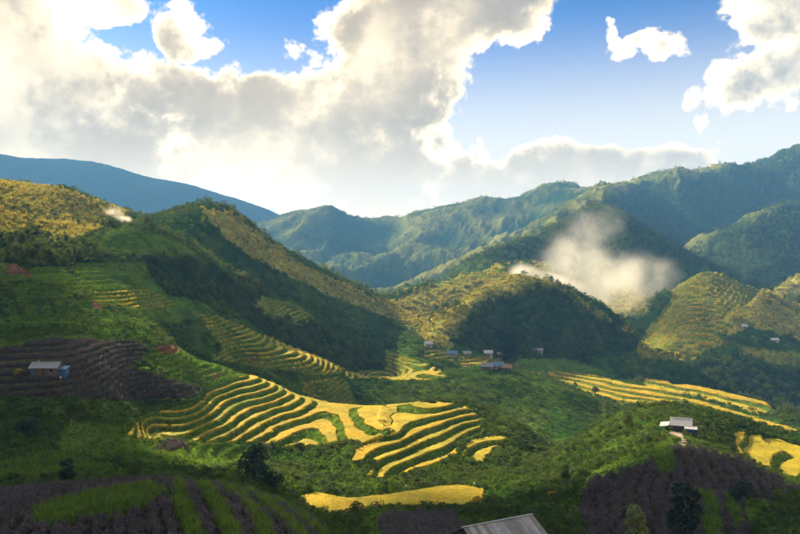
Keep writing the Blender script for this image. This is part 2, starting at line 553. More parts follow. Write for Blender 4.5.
def soften(m, k):
    a = m.astype(np.float32)
    for _ in range(k):
        a[1:-1] = (a[:-2] + a[1:-1] * 2 + a[2:]) * 0.25
        a[:, 1:-1] = (a[:, :-2] + a[:, 1:-1] * 2 + a[:, 2:]) * 0.25
    return a


# (polygon, nearest, farthest, step, riser share, wiggle, ripe share, name of the landform that carries it)
RICE = [
 ([(128,434),(140,417),(203,400),(210,386),(240,377),(258,373),(278,381),(300,390),(345,401),(392,402),(400,413),(384,437),(364,444),(345,440),(318,447),(290,447),(250,443),(128,438)], 200, 350, 1.5, 0.42, 1.3, 0.85, 'terraced_spur'),
 ([(386,404),(440,402),(464,405),(480,416),(480,434),(456,440),(458,454),(430,465),(385,479),(366,476),(380,462),(352,461),(356,450),(392,432),(380,422)], 200, 340, 1.4, 0.42, 0.8, 0.92, 'terraced_spur'),
 ([(462,454),(469,440),(500,435),(507,440),(492,450),(484,462),(464,462)], 215, 330, 1.1, 0.35, 0.5, 1.0, 'terraced_spur'),
 ([(190,310),(215,315),(270,337),(330,359),(347,369),(338,374),(310,375),(288,370),(205,359),(222,350),(212,333)], 320, 450, 1.7, 0.45, 1.0, 0.75, 'terraced_slope'),
 ([(303,382),(346,374),(352,394),(362,408),(325,406),(303,392)], 325, 410, 1.7, 0.5, 0.6, 0.7, 'green_ridge'),
 ([(385,350),(402,354),(440,369),(447,377),(420,381),(348,379),(344,371),(384,370)], 400, 580, 1.5, 0.5, 0.8, 0.45, 'green_ridge'),
 ([(298,500),(316,493),(350,499),(400,494),(440,487),(466,486),(484,491),(484,503),(462,508),(400,507),(372,508),(330,516),(308,508)], 150, 200, 2.6, 0.2, 0.5, 1.0, 'paddy_bench'),
 ([(515,364),(560,371),(620,382),(700,401),(760,418),(805,431),(805,443),(740,425),(690,413),(640,407),(600,401),(560,388),(525,374)], 330, 640, 0.8, 0.3, 0.4, 0.85, 'valley_slope'),
 ([(636,379),(700,384),(745,397),(780,412),(742,413),(690,401),(650,389)], 400, 600, 0.8, 0.3, 0.4, 0.9, 'valley_slope'),
 ([(733,431),(760,436),(805,447),(900,470),(900,492),(805,480),(770,469),(738,455)], 195, 262, 1.5, 0.25, 1.0, 1.0, 'house_hill'),
 ([(458,356),(494,356),(492,366),(460,366)], 500, 590, 1.5, 0.2, 0.5, 1.0, 'river_valley'),
 ([(424,347),(458,352),(454,361),(424,357)], 500, 600, 1.8, 0.4, 0.5, 0.8, 'river_valley'),
 ([(634,352),(648,326),(672,297),(735,296),(742,306),(724,318),(736,326),(716,336),(730,344),(704,350),(696,360),(640,358)], 600, 850, 2.2, 0.4, 1.5, 0.9, 'terraced_hill'),
 ([(664,286),(690,271),(710,266),(762,290),(745,306),(720,298),(676,298)], 720, 890, 2.2, 0.4, 1.5, 0.85, 'terraced_hill'),
 ([(735,345),(800,352),(900,360),(900,372),(800,368),(740,354)], 600, 800, 2.4, 0.4, 1.5, 0.65, 'terraced_hill'),
 ([(384,301),(430,283),(475,268),(542,263),(524,274),(470,284),(442,291),(418,294),(398,300)], 780, 980, 3.6, 0.35, 2.0, 0.75, 'shelf_hill'),
 ([(96,288),(150,290),(178,303),(170,309),(120,306),(90,300)], 300, 420, 1.6, 0.5, 1.0, 0.35, 'left_hill'),
 ([(262,295),(300,305),(320,322),(300,325),(270,318),(255,306)], 450, 600, 2.0, 0.5, 1.2, 0.3, 'left_hill'),
]
# green and grass terraces: stepped ground without standing rice
STEPS = [
 ([(128,342),(180,345),(218,357),(262,374),(214,387),(190,378),(150,364)], 230, 330, 1.5, 0.5, 0.7),
 ([(-200,338),(0,344),(60,334),(140,336),(152,350),(132,366),(205,384),(200,399),(150,402),(0,398),(-200,398)], 180, 290, 1.3, 0.45, 0.8),
 ([(-200,262),(0,262),(60,266),(90,285),(60,300),(-200,300)], 280, 360, 1.7, 0.5, 1.0),
 ([(112,227),(170,236),(200,255),(140,256),(96,244)], 380, 480, 1.6, 0.5, 0.8),
 ([(70,262),(160,262),(215,312),(200,320),(150,324),(95,302)], 300, 445, 2.0, 0.45, 1.0),
 ([(240,325),(330,360),(345,368),(215,348)], 330, 440, 1.7, 0.5, 0.8),
 ([(520,352),(560,356),(620,378),(560,372),(515,364)], 480, 660, 1.8, 0.5, 0.8),
 ([(590,470),(640,456),(682,443),(742,456),(802,487),(775,500),(750,520),(750,570),(590,570),(575,500)], 85, 195, 0.8, 0.4, 0.7),
 ([(-200,482),(0,482),(60,484),(140,478),(230,484),(300,506),(325,534),(325,575),(-200,575)], 60, 128, 0.8, 0.4, 0.5),
 ([(395,504),(450,507),(470,534),(480,560),(380,560),(360,520)], 85, 165, 0.9, 0.4, 0.4),
 ([(60,420),(170,430),(250,445),(240,470),(150,466),(60,450)], 160, 240, 1.6, 0.5, 1.0),
]
CROP = [  # dark purple crops
 ([(-200,486),(0,484),(60,486),(140,480),(230,486),(300,508),(325,534),(325,575),(-200,575)], 55, 128),
 ([(-200,346),(0,350),(60,338),(138,340),(150,350),(128,366),(200,388),(196,398),(150,401),(0,397),(-200,397)], 185, 285),
 ([(590,478),(640,466),(655,452),(690,446),(742,459),(802,491),(772,501),(742,497),(752,534),(752,575),(590,575),(578,500)], 85, 192),
 ([(398,506),(450,509),(466,534),(470,575),(400,575),(378,520)], 70, 165),
 ([(168,440),(190,443),(186,450),(150,448)], 190, 235),
]
LUSH = [  # tall bright grass
 ([(30,512),(90,496),(150,486),(168,494),(152,508),(60,526),(34,527)], 80, 125),
 ([(655,444),(672,440),(675,470),(655,475)], 150, 215),
 ([(-60,470),(60,455),(110,470),(60,478),(-60,486)], 110, 170),
 ([(700,490),(712,492),(722,534),(712,560),(706,534)], 80, 145),
 ([(724,494),(730,494),(742,520),(736,534),(730,515)], 80, 145),
]
EARTH = [([(150,345),(176,343),(182,349),(160,352)], 240, 310), ([(310,318),(330,322),(336,332),(318,330)], 440, 560),
         ([(92,302),(100,300),(100,310),(92,310)], 290, 350), ([(212,372),(216,370),(222,377),(214,378)], 280, 330), ([(8,262),(30,270),(28,276),(6,272)], 300, 370),
         ([(672,430),(684,434),(687,446),(680,446),(678,438),(664,433)], 185, 225)]
GOLD = [  # dry golden grassland on the sunlit heights; also paints the knoll's lit crest
 ([(-200,180),(0,180),(60,188),(130,212),(105,226),(60,245),(20,232),(-200,240)], 420, 620),
 ([(200,208),(230,212),(300,264),(420,318),(440,330),(400,322),(330,296),(260,262),(225,238)], 560, 760),
 ([(384,302),(430,282),(475,266),(545,262),(570,292),(640,335),(600,325),(545,300),(490,305),(450,350),(425,342)], 560, 1000),
 ([(640,345),(705,266),(770,292),(800,305),(800,330),(720,320),(700,350)], 600, 890),
 ([(718,300),(760,296),(800,308),(900,325),(900,348),(800,340),(752,326),(728,336)], 640, 880),
 ([(590,296),(640,288),(650,312),(600,322)], 780, 960),
 ([(760,302),(800,272),(900,255),(1000,250),(1000,300),(800,300)], 940, 1120),
]
kind_map = np.zeros(PX.shape, np.int8)      # 0 scrub, 1 wood, 2 rice, 3 crop, 4 lush grass, 5 earth, 6 gold grass, 7 bank of terraces
WOOD = [
 ([(440,347),(456,322),(490,294),(545,288),(600,311),(634,338),(650,354),(600,360),(520,358),(450,355)], 575, 700),
 ([(205,262),(260,290),(310,322),(350,345),(405,358),(400,372),(340,366),(290,345),(230,312),(190,285)], 400, 600),
 ([(150,255),(200,262),(230,300),(190,300),(150,285)], 390, 460),
 ([(480,252),(592,205),(650,230),(750,285),(760,300),(700,270),(590,262),(500,268)], 1000, 1400),
 ([(690,262),(780,205),(1000,205),(1000,270),(720,285)], 1250, 1650),
 ([(480,258),(600,200),(780,155),(1000,150),(1000,240),(700,250)], 1650, 2500),
 ([(740,355),(800,368),(1000,380),(1000,420),(800,420),(700,385),(690,372)], 560, 680),
 ([(0,240),(70,244),(95,262),(60,268),(0,262)], 330, 430),
]
wjx, wjy = 26 * fbm(XX / 40, YY / 40, 4, 63), 15 * fbm(XX / 40, YY / 40, 4, 64)     # ragged wood edges
for p, a, b in WOOD:
    kind_map[in_poly(PX + wjx, PR + wjy, p) & (DD > a) & (DD < b)] = 1
for p, a, b in GOLD:
    kind_map[region(p, a, b, 2.0) & (kind_map == 0)] = 6

TREAD = np.full(PX.shape, -1, np.int64)      # which rice tread a vertex stands on
RIPE = np.zeros(PX.shape, np.float32)
FRAC = np.zeros(PX.shape, np.float32)
Z0 = ZZ.copy()


def stepped(z, step, riser, wig, seed):
    w = wig * (fbm(XX / 26, YY / 26, 2, seed) + 0.35 * fbm(XX / 8, YY / 8, 2, seed + 3))
    q = (z + w) / step
    k = np.floor(q)
    f = q - k
    s = sstep(f, 1 - riser, 1.0)
    return step * (k + s) - 0.35 * w, k, f


for n, (p, a, b, step, riser, wig) in enumerate(STEPS):
    m = region(p, a, b)
    zt, k, f = stepped(Z0, step, riser, wig, 200 + n)
    s = soften(m, 4)
    ZZ = ZZ * (1 - s) + zt * s
    FRAC = np.where(m, f, FRAC)
    kind_map[m & (kind_map != 1)] = 7
for n, (p, a, b, step, riser, wig, ripe, form) in enumerate(RICE):
    m = region(p, a, b, 0.6)
    zsrc = ZSM
    if form == 'valley_slope':               # the benches follow the fall of the slope towards the ridge
        if b == 640:
            mid = DD - np.interp(PX, [515, 560, 620, 700, 760, 805], [600, 548, 492, 441, 390, 360])
            m &= (mid > -48) & (mid < 42)
            zsrc = -81.8 + 0.05 * mid + 0.25 * fbm(XX / 40, YY / 40, 2, 12)
        else:
            mid = DD - np.interp(PX, [636, 700, 745, 782], [548, 500, 458, 426])
            m &= np.abs(mid) < 30
            zsrc = -84.2 + 0.03 * mid + 0.25 * fbm(XX / 40, YY / 40, 2, 12)
    zt, k, f = stepped(zsrc, step, riser * 0.8, wig * 0.5, 100 + n * 5)
    if form == 'paddy_bench':                # one level field dug into the slope
        m = in_poly(PX + jx * 0.6, CY + FPX * 55.2 / DD + jy * 0.6, p) & (DD > a) & (DD < b)
        zt, k, f = np.full(ZZ.shape, -55.2), np.zeros(ZZ.shape), np.zeros(ZZ.shape)
    s = soften(m, 3)
    ZZ = np.where(s > 0, Z0 * (1 - s) + zt * s, ZZ)
    flat = m & (f < 1 - riser * 0.8)
    TREAD[flat] = n * 1000 + (k[flat].astype(np.int64) + 500)
    kind_map[m] = 7
    kind_map[flat] = 2
    RIPE[m] = ripe
for p, a, b in CROP:
    m = region(p, a, b) & (kind_map != 2)
    kind_map[m] = 3
for p, a, b in LUSH:
    kind_map[region(p, a, b, 2.5) & (kind_map != 2)] = 4
LEAFY = [([(88,306),(112,302),(148,322),(146,338),(90,332)], 250, 345), ([(-200,278),(0,280),(60,284),(94,300),(86,328),(0,326),(-200,322)], 255, 345)]
for p, a, b in LEAFY:
    kind_map[region(p, a, b, 1.5) & (kind_map != 2)] = 8
for p, a, b in EARTH:
    kind_map[region(p, a, b, 3.0) & (kind_map != 2)] = 5
# green grass strips between the bands of crop on the near mound and the house hill
band = (XX + YY * 0.385 + 1.1 * fbm(XX / 14, YY / 14, 2, 77) - 12.2) / 4.2
strip = ((band - np.floor(band)) < 0.42) & (kind_map == 3) & (PX > 175) & (PX < 330) & (DD < 130)
kind_map[strip] = 4
PR = CY - FPX * ZZ / DD

# ground colours (albedo)
C = np.zeros(PX.shape + (3,), np.float32)
g1 = fbm(XX / 18, YY / 18, 3, 301)
g2 = fbm(XX / 70, YY / 70, 3, 302)
g3 = fbm(XX / 4, YY / 4, 2, 303)


def lerp(a, b, t):
    return np.asarray(a, np.float32) * (1 - t[..., None]) + np.asarray(b, np.float32) * t[..., None]


C = lerp((0.024, 0.066, 0.010), (0.075, 0.115, 0.018), np.clip(0.5 + 1.3 * g2 + 0.7 * g1, 0, 1))
C = C * (1 + 0.5 * g3[..., None])
hill = np.clip((g2 * 1.6 + g1) + 0.15, 0, 1)
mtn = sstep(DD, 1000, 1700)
C = C * (1 - mtn[..., None]) + mtn[..., None] * lerp((0.026, 0.056, 0.020), (0.20, 0.20, 0.05), np.clip(0.2 + 1.1 * (SPUR - 0.3) + 1.2 * fbm(XX / 160, YY / 160, 4, 305), 0, 1))  # grassy crests lighter, wooded gullies darker, painting lit ridge edges
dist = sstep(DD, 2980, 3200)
C = C * (1 - dist[..., None]) + dist[..., None] * np.array((0.022, 0.035, 0.04), np.float32)  # darkens the distant range to paint the cloud shadow over it
brown = np.clip(fbm(XX / 30, YY / 30, 3, 310) * 2.2 - 0.45, 0, 1) * (DD < 260)
C = C * (1 - brown[..., None]) + brown[..., None] * np.array((0.085, 0.06, 0.028), np.float32)
for k, c0, c1 in ((1, (0.02, 0.04, 0.012), (0.04, 0.06, 0.018)), (2, (0.20, 0.20, 0.03), (0.25, 0.2, 0.03)), (3, (0.035, 0.032, 0.018), (0.065, 0.05, 0.035)),
                  (4, (0.06, 0.14, 0.015), (0.12, 0.20, 0.02)), (5, (0.13, 0.07, 0.04), (0.20, 0.10, 0.055)), (6, (0.36, 0.32, 0.07), (0.17, 0.20, 0.04)),
                  (7, (0.055, 0.12, 0.014), (0.11, 0.17, 0.022)), (8, (0.05, 0.11, 0.015), (0.09, 0.16, 0.02))):
    m = kind_map == k
    C[m] = lerp(c0, c1, np.clip(0.5 + 1.2 * g1 + 0.5 * g3, 0, 1))[m]
m = (kind_map == 3) & (FRAC > 0.6)
C[m] = lerp((0.045, 0.055, 0.025), (0.085, 0.075, 0.04), np.clip(0.5 + 1.2 * g1 + 0.5 * g3, 0, 1))[m]
m = (kind_map == 5) & (PX > 600)
C[m] = (0.42, 0.34, 0.26)

# terrain normals over the whole sheet so that neighbouring pieces shade as one
P3 = np.stack([XX, YY, ZZ], -1)
du = np.empty_like(P3)
du[:, 1:-1] = P3[:, 2:] - P3[:, :-2]
du[:, 0], du[:, -1] = P3[:, 1] - P3[:, 0], P3[:, -1] - P3[:, -2]
dv = np.empty_like(P3)
dv[1:-1] = P3[2:] - P3[:-2]
dv[0], dv[-1] = P3[1] - P3[0], P3[-1] - P3[-2]
NN = np.cross(du, dv)
NN /= np.linalg.norm(NN, axis=-1, keepdims=True)


# ------------------------------------------------------------------ materials
def new_mat(name):
    m = bpy.data.materials.new(name)
    m.use_nodes = True
    n = NT(m.node_tree)
    return m, n, m.node_tree.nodes['Principled BSDF']


def ground_material():
    m, n, b = new_mat('hillside ground')
    at = n.node('ShaderNodeVertexColor', layer_name='ground')
    geo = n.node('ShaderNodeNewGeometry')
    P = geo.outputs['Position']
    f1 = n.noise(P, 0.9, 5, 0.65)
    f2 = n.noise(P, 0.09, 5, 0.6)
    f3 = n.noise(P, 0.012, 6, 0.62)
    t = n.math('ADD', n.math('MULTIPLY', n.smooth(f1, 0.3, 0.7), 0.75), n.math('MULTIPLY', n.smooth(f2, 0.3, 0.7), 0.55))
    t = n.math('ADD', t, n.math('MULTIPLY', n.smooth(f3, 0.3, 0.7), 0.45))
    cc = n.vscale(at.outputs[0], n.math('ADD', t, 0.22))
    n.link(cc, b.inputs['Base Color'])
    b.inputs['Roughness'].default_value = 1.0
    b.inputs['Specular IOR Level'].default_value = 0.0
    bp = n.node('ShaderNodeBump')
    bp.inputs['Strength'].default_value = 0.9
    bp.inputs['Distance'].default_value = 0.5
    n.link(f1, bp.inputs['Height'])
    bp2 = n.node('ShaderNodeBump')
    bp2.inputs['Strength'].default_value = 0.8
    bp2.inputs['Distance'].default_value = 9.0
    n.link(n.noise(P, 0.05, 7, 0.68), bp2.inputs['Height'])
    n.link(bp.outputs[0], bp2.inputs['Normal'])
    n.link(bp2.outputs[0], b.inputs['Normal'])
    return m


def rice_material():
    m, n, b = new_mat('standing rice')
    at = n.node('ShaderNodeVertexColor', layer_name='ground')
    geo = n.node('ShaderNodeNewGeometry')
    P = geo.outputs['Position']
    f1 = n.noise(P, 2.2, 4, 0.7)
    f2 = n.noise(P, 0.16, 4, 0.6)
    t = n.math('ADD', n.math('MULTIPLY', n.smooth(f1, 0.25, 0.75), 0.55), n.math('MULTIPLY', n.smooth(f2, 0.3, 0.7), 0.35))
    cc = n.vscale(at.outputs[0], n.math('ADD', t, 0.5))
    n.link(cc, b.inputs['Base Color'])
    b.inputs['Roughness'].default_value = 0.8
    b.inputs['Specular IOR Level'].default_value = 0.15
    bp = n.node('ShaderNodeBump')
    bp.inputs['Strength'].default_value = 1.0
    bp.inputs['Distance'].default_value = 0.35
    n.link(f1, bp.inputs['Height'])
    n.link(bp.outputs[0], b.inputs['Normal'])
    tr = n.node('ShaderNodeBsdfTranslucent')
    n.link(cc, tr.inputs['Color'])
    mx = n.node('ShaderNodeMixShader')
    mx.inputs[0].default_value = 0.15
    n.link(b.outputs[0], mx.inputs[1])
    n.link(tr.outputs[0], mx.inputs[2])
    n.link(mx.outputs[0], n.n['Material Output'].inputs['Surface'])
    return m


GROUND, RICEM = ground_material(), rice_material()


def mesh_from(name, V, F, mat, cols=None, normals=None, smooth=True):
    me = bpy.data.meshes.new(name)
    nq = F.shape[1]
    me.vertices.add(len(V))
    me.vertices.foreach_set('co', np.ascontiguousarray(V, np.float32).ravel())
    me.loops.add(F.size)
    me.loops.foreach_set('vertex_index', np.ascontiguousarray(F, np.int32).ravel())
    me.polygons.add(len(F))
    me.polygons.foreach_set('loop_start', np.arange(0, F.size, nq, dtype=np.int32))
    me.update(calc_edges=True)
    me.polygons.foreach_set('use_smooth', np.full(len(F), smooth, bool))
    if cols is not None:
        a = me.color_attributes.new('ground', 'FLOAT_COLOR', 'POINT')
        c = np.ones((len(V), 4), np.float32)
        c[:, :3] = cols
        a.data.foreach_set('color', c.ravel())
    me.materials.append(mat)
    if normals is not None:
        me.normals_split_custom_set_from_vertices(np.ascontiguousarray(normals, np.float32))
    return me


def link(name, data, parent=None):
    o = bpy.data.objects.new(name, data)
    COL.objects.link(o)
    if parent is not None:
        o.parent = parent
    return o


def tag(o, label=None, cat=None, group=None, kind=None):
    if label:
        o['label'] = label
    if cat:
        o['category'] = cat
    if group:
        o['group'] = group
    if kind:
        o['kind'] = kind
    return o


idx = np.arange(NR * NC).reshape(NR, NC)
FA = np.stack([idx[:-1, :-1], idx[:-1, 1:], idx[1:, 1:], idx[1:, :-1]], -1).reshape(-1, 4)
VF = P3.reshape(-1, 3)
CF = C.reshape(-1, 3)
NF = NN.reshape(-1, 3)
OF = OWNV.ravel()[FA[:, 0]]
FORM_LABEL = {
 'near_hillside': 'dark scrubby hillside falling away below the viewpoint',
 'viewpoint_shoulder': 'steep shoulder of the mountain beside the viewpoint',
 'paddy_bench': 'narrow level bench at the foot of the scrub slope',
 'west_fields': 'dark stepped crop fields around the blue-walled house',
 'terraced_spur': 'rounded spur ringed with curving golden rice terraces',
 'green_ridge': 'smooth green ridge with a dark grassy face',
 'terraced_slope': 'slope of thin straight rice terraces below the wooded gully',
 'left_hill': 'large shaded green hill with a grassy knob',
 'golden_ridge': 'sunlit golden ridge running down to the valley notch',
 'river_valley': 'valley floor around the hamlet',
 'wooded_knoll': 'dome-shaped knoll under dense dark trees',
 'shelf_hill': 'low hill with a golden grassy shelf behind the knoll',
 'valley_slope': 'gentle slope of broad yellow paddies running down the valley',
 'house_hill': 'rounded hill with dark crops and a pale-roofed house',
 'terraced_hill': 'golden terraced hill beside the smoke',
 'smoky_hills': 'bushy hills half hidden by smoke',
 'fore_mountain': 'dark blue-green mountain spur with a lit edge',
 'right_mountain': 'high green mountain with folded ridges',
 'central_mountain': 'broad hazy blue mountain across the valley',
 'distant_range': 'flat blue mountain range under the cloud',
}
LAND = {}
for i, k in enumerate(FORMS):
    f = FA[OF == i]
    u, inv = np.unique(f, return_inverse=True)
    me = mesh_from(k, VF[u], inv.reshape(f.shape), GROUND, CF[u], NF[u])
    LAND[k] = tag(link(k, me), FORM_LABEL[k], 'hill', kind='structure')

# every rice tread that can be told apart is a paddy of its own, standing half a metre proud
tf = TREAD.ravel()[FA]
okf = (tf[:, 0] >= 0) & (tf == tf[:, :1]).all(1)
fid = np.where(okf, tf[:, 0], -1).reshape(NR - 1, NC - 1)
comp = np.full(fid.shape, -1, np.int64)
comps = []
todo = np.argwhere(fid >= 0)
for r0, c0 in todo:
    if comp[r0, c0] >= 0:
        continue
    t = fid[r0, c0]
    n = len(comps)
    st = [(r0, c0)]
    comp[r0, c0] = n
    cells = []
    while st:
        r, c = st.pop()
        cells.append((r, c))
        for rr, qq in ((r + 1, c), (r - 1, c), (r, c + 1), (r, c - 1)):
            if 0 <= rr < NR - 1 and 0 <= qq < NC - 1 and comp[rr, qq] < 0 and fid[rr, qq] == t:
                comp[rr, qq] = n
                st.append((rr, qq))
    comps.append((t, cells))
comps = [c for c in comps if len(c[1]) >= 14]
comps.sort(key=lambda c: -len(c[1]))
ripe_c = np.array([(0.72, 0.47, 0.025), (0.74, 0.53, 0.035), (0.62, 0.50, 0.035)])
green_c = np.array([(0.26, 0.36, 0.025), (0.42, 0.44, 0.03)])


def paddy_mesh(name, parts):
    VV, FF, CC = [], [], []
    base = 0
    for t, cells in parts:
        region_i = int(t) // 1000
        cells = np.array(cells)
        f = FA.reshape(NR - 1, NC - 1, 4)[cells[:, 0], cells[:, 1]]
        u, inv = np.unique(f, return_inverse=True)
        f = inv.reshape(f.shape)
        v = VF[u].copy()
        hgt = 0.45 * (1 if v[:, 1].mean() < 600 else 1.3)
        v[:, 2] += hgt * (0.9 + 0.2 * RNG.random(len(v)))
        ripe = RICE[region_i][6]
        rr = random.Random(int(t))
        if rr.random() < ripe:
            c0 = ripe_c[rr.randrange(3)]
        else:
            c0 = green_c[rr.randrange(2)]
        gx = fbm(v[:, 0] / 14, v[:, 1] / 14, 2, 700)
        gg = np.clip(0.36 + 1.8 * gx, 0, 0.85)[:, None]
        c = c0 * (1 - gg) + np.array((0.44, 0.38, 0.03)) * gg
        # skirt of stalks round the edge
        e = np.concatenate([f[:, [0, 1]], f[:, [1, 2]], f[:, [2, 3]], f[:, [3, 0]]])
        key = np.sort(e, 1)
        _, ix, cnt = np.unique(key[:, 0] * 1000000 + key[:, 1], return_index=True, return_counts=True)
        be = e[ix[cnt == 1]]
        bv = np.unique(be)
        mp = np.full(len(v), -1)
        mp[bv] = len(v) + np.arange(len(bv))
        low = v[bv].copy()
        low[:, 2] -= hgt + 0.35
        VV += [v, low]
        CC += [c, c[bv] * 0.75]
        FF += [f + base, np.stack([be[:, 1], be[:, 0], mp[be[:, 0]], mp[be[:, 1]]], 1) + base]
        base += len(v) + len(bv)
    return mesh_from(name, np.concatenate(VV), np.concatenate(FF), RICEM, np.concatenate(CC))


print('paddies', len(comps), 'faces', sum(len(c[1]) for c in comps), 'grid', NR, NC)
rest = {}
for i, (t, cells) in enumerate(comps):
    form = RICE[int(t) // 1000][7]
    if i < 290:
        link('rice_paddy', paddy_mesh('rice_paddy', [(t, cells)]), LAND[form])
    else:
        rest.setdefault(form, []).append((t, cells))
for form, parts in rest.items():
    tag(link('small_paddies', paddy_mesh('small_paddies', parts), LAND[form]), kind='stuff')

# ------------------------------------------------------------------ plants
def leaf_material(name, dark, light, trans=0.35, rough=0.6):
    m, n, b = new_mat(name)
    oi = n.node('ShaderNodeObjectInfo')
    geo = n.node('ShaderNodeNewGeometry')
    f = n.noise(geo.outputs['Position'], 0.035, 3, 0.6)
    isl = n.math('FRACT', n.math('MULTIPLY', geo.outputs['Random Per Island'], 7.31))
    t = n.math('ADD', n.math('MULTIPLY', oi.outputs['Random'], 0.55), n.math('MULTIPLY', n.smooth(f, 0.3, 0.7), 0.45))
    col = n.mix(t, tuple(dark) + (1,), tuple(light) + (1,))
    col = n.vscale(col, n.math('ADD', 0.6, n.math('MULTIPLY', isl, 0.8)))
    n.link(col, b.inputs['Base Color'])
    b.inputs['Roughness'].default_value = rough
    b.inputs['Specular IOR Level'].default_value = 0.25
    tr = n.node('ShaderNodeBsdfTranslucent')
    n.link(n.mix(1.0, col, (1.25, 1.15, 0.55, 1), 'MULTIPLY'), tr.inputs['Color'])
    mx = n.node('ShaderNodeMixShader')
    mx.inputs[0].default_value = trans
    n.link(b.outputs[0], mx.inputs[1])
    n.link(tr.outputs[0], mx.inputs[2])
    n.link(mx.outputs[0], n.n['Material Output'].inputs['Surface'])
    return m


def plain(name, col, rough=0.8, var=0.3, scale=6.0, metal=0.0):
    m, n, b = new_mat(name)
    tc = n.node('ShaderNodeTexCoord')
    f = n.noise(tc.outputs['Object'], scale, 5, 0.65)
    cc = n.vscale(n.mix(0.0, tuple(col) + (1,), (0, 0, 0, 1)), n.math('ADD', 1 - var, n.math('MULTIPLY', f, 2 * var)))
    n.link(cc, b.inputs['Base Color'])
    b.inputs['Roughness'].default_value = rough
    b.inputs['Metallic'].default_value = metal
    return m


TREE_LEAF = leaf_material('tree leaves', (0.024, 0.064, 0.014), (0.13, 0.165, 0.026), 0.42)
SHRUB_LEAF = leaf_material('shrub leaves', (0.024, 0.068, 0.010), (0.12, 0.17, 0.022), 0.4)
GRASS_LEAF = leaf_material('grass blades', (0.06, 0.14, 0.014), (0.18, 0.27, 0.03), 0.45)
DRY_LEAF = leaf_material('dry golden grass', (0.24, 0.23, 0.045), (0.50, 0.43, 0.10), 0.4)
CROP_LEAF = leaf_material('purple crop leaves', (0.046, 0.036, 0.036), (0.16, 0.125, 0.125), 0.25)
BARK = plain('bark', (0.09, 0.065, 0.045), 0.9)


def rand_unit(rs):
    v = rs.normal(size=3)
    return v / np.linalg.norm(v)


def blob_leaves(rs, lobes, n, size, squash=1.0):
    """leaf clumps spread over a few uneven lobes: (centre, radius)"""
    V, F = [], []
    w = np.array([r * r for _, r in lobes])
    w = w / w.sum()
    for _ in range(n):
        c, r = lobes[rs.choice(len(lobes), p=w)]
        d = rand_unit(rs)
        if d[2] < -0.35 and rs.random() < 0.7:
            d[2] = -d[2]
        rad = r * (0.62 + 0.42 * rs.random() ** 0.6)
        p = np.array(c) + d * rad * np.array((1, 1, squash))
        nrm = d + 0.75 * rs.normal(size=3)
        nrm /= np.linalg.norm(nrm)
        a = np.cross(nrm, rand_unit(rs))
        a /= np.linalg.norm(a) + 1e-9
        b = np.cross(nrm, a)
        s = size * (0.6 + 0.8 * rs.random())
        k = len(V)
        V += [p - a * s * 0.9, p - b * s * 0.5 + nrm * s * 0.18, p + a * s * 0.9, p + b * s * 0.5 + nrm * s * 0.18]
        F.append((k, k + 1, k + 2, k + 3))
    return np.array(V), np.array(F)


def tube(path, radii, n=6):
    V, F = [], []
    path = [Vector(p) for p in path]
    for i, p in enumerate(path):
        t = (path[min(i + 1, len(path) - 1)] - path[max(i - 1, 0)]).normalized()
        a = t.orthogonal().normalized()
        b = t.cross(a)
        for j in range(n):
            ang = 2 * pi * j / n
            V.append(tuple(p + (a * cos(ang) + b * sin(ang)) * radii[i]))
    for i in range(len(path) - 1):
        for j in range(n):
            F.append((i * n + j, i * n + (j + 1) % n, (i + 1) * n + (j + 1) % n, (i + 1) * n + j))
    return V, F


def merge(parts):
    V, F = [], []
    for v, f in parts:
        k = len(V)
        V += [tuple(x) for x in v]
        F += [tuple(i + k for i in q) for q in f]
    return V, F


def mesh_py(name, V, F, mat, smooth=False):
    me = bpy.data.meshes.new(name)
    me.from_pydata([tuple(v) for v in V], [], [tuple(int(i) for i in f) for f in F])
    me.materials.append(mat)
    if smooth:
        for p in me.polygons:
            p.use_smooth = True
    me.update()
    return me


def make_tree_meshes(seed, h=1.0, lobes_n=6, leaves=260, slender=False):
    """unit tree one metre tall: trunk with limbs, and a crown of leaf clumps"""
    rs = np.random.default_rng(seed)
    lobes = []
    for i in range(lobes_n):
        a = 2 * pi * (i + rs.random()) / lobes_n
        rr = (0.10 if slender else 0.22) * (0.5 + 0.7 * rs.random())
        z = 0.27 + 0.48 * rs.random()
        lobes.append(((rr * cos(a), rr * sin(a), z), (0.13 if slender else 0.19) * (0.75 + 0.6 * rs.random())))
    lobes.append(((0.03, 0.02, 0.80), 0.13 if slender else 0.17))
    V, F = blob_leaves(rs, lobes, leaves, 0.055 if leaves < 400 else 0.036)
    crown = mesh_py('crown', V, F, TREE_LEAF)
    bend = 0.05 * rs.normal(size=2)
    parts = [tube([(0, 0, -0.04), (bend[0] * 0.4, bend[1] * 0.4, 0.25), (bend[0], bend[1], 0.5), (0.02, 0.02, 0.78)], [0.032, 0.024, 0.018, 0.006])]
    for (c, r) in lobes[:4]:
        parts.append(tube([(bend[0] * 0.5, bend[1] * 0.5, 0.3), tuple(np.array(c) * 0.6 + np.array((0, 0, 0.16))), c], [0.015, 0.010, 0.004], 5))
    tv, tf = merge(parts)
    return crown, mesh_py('trunk', tv, tf, BARK, True)


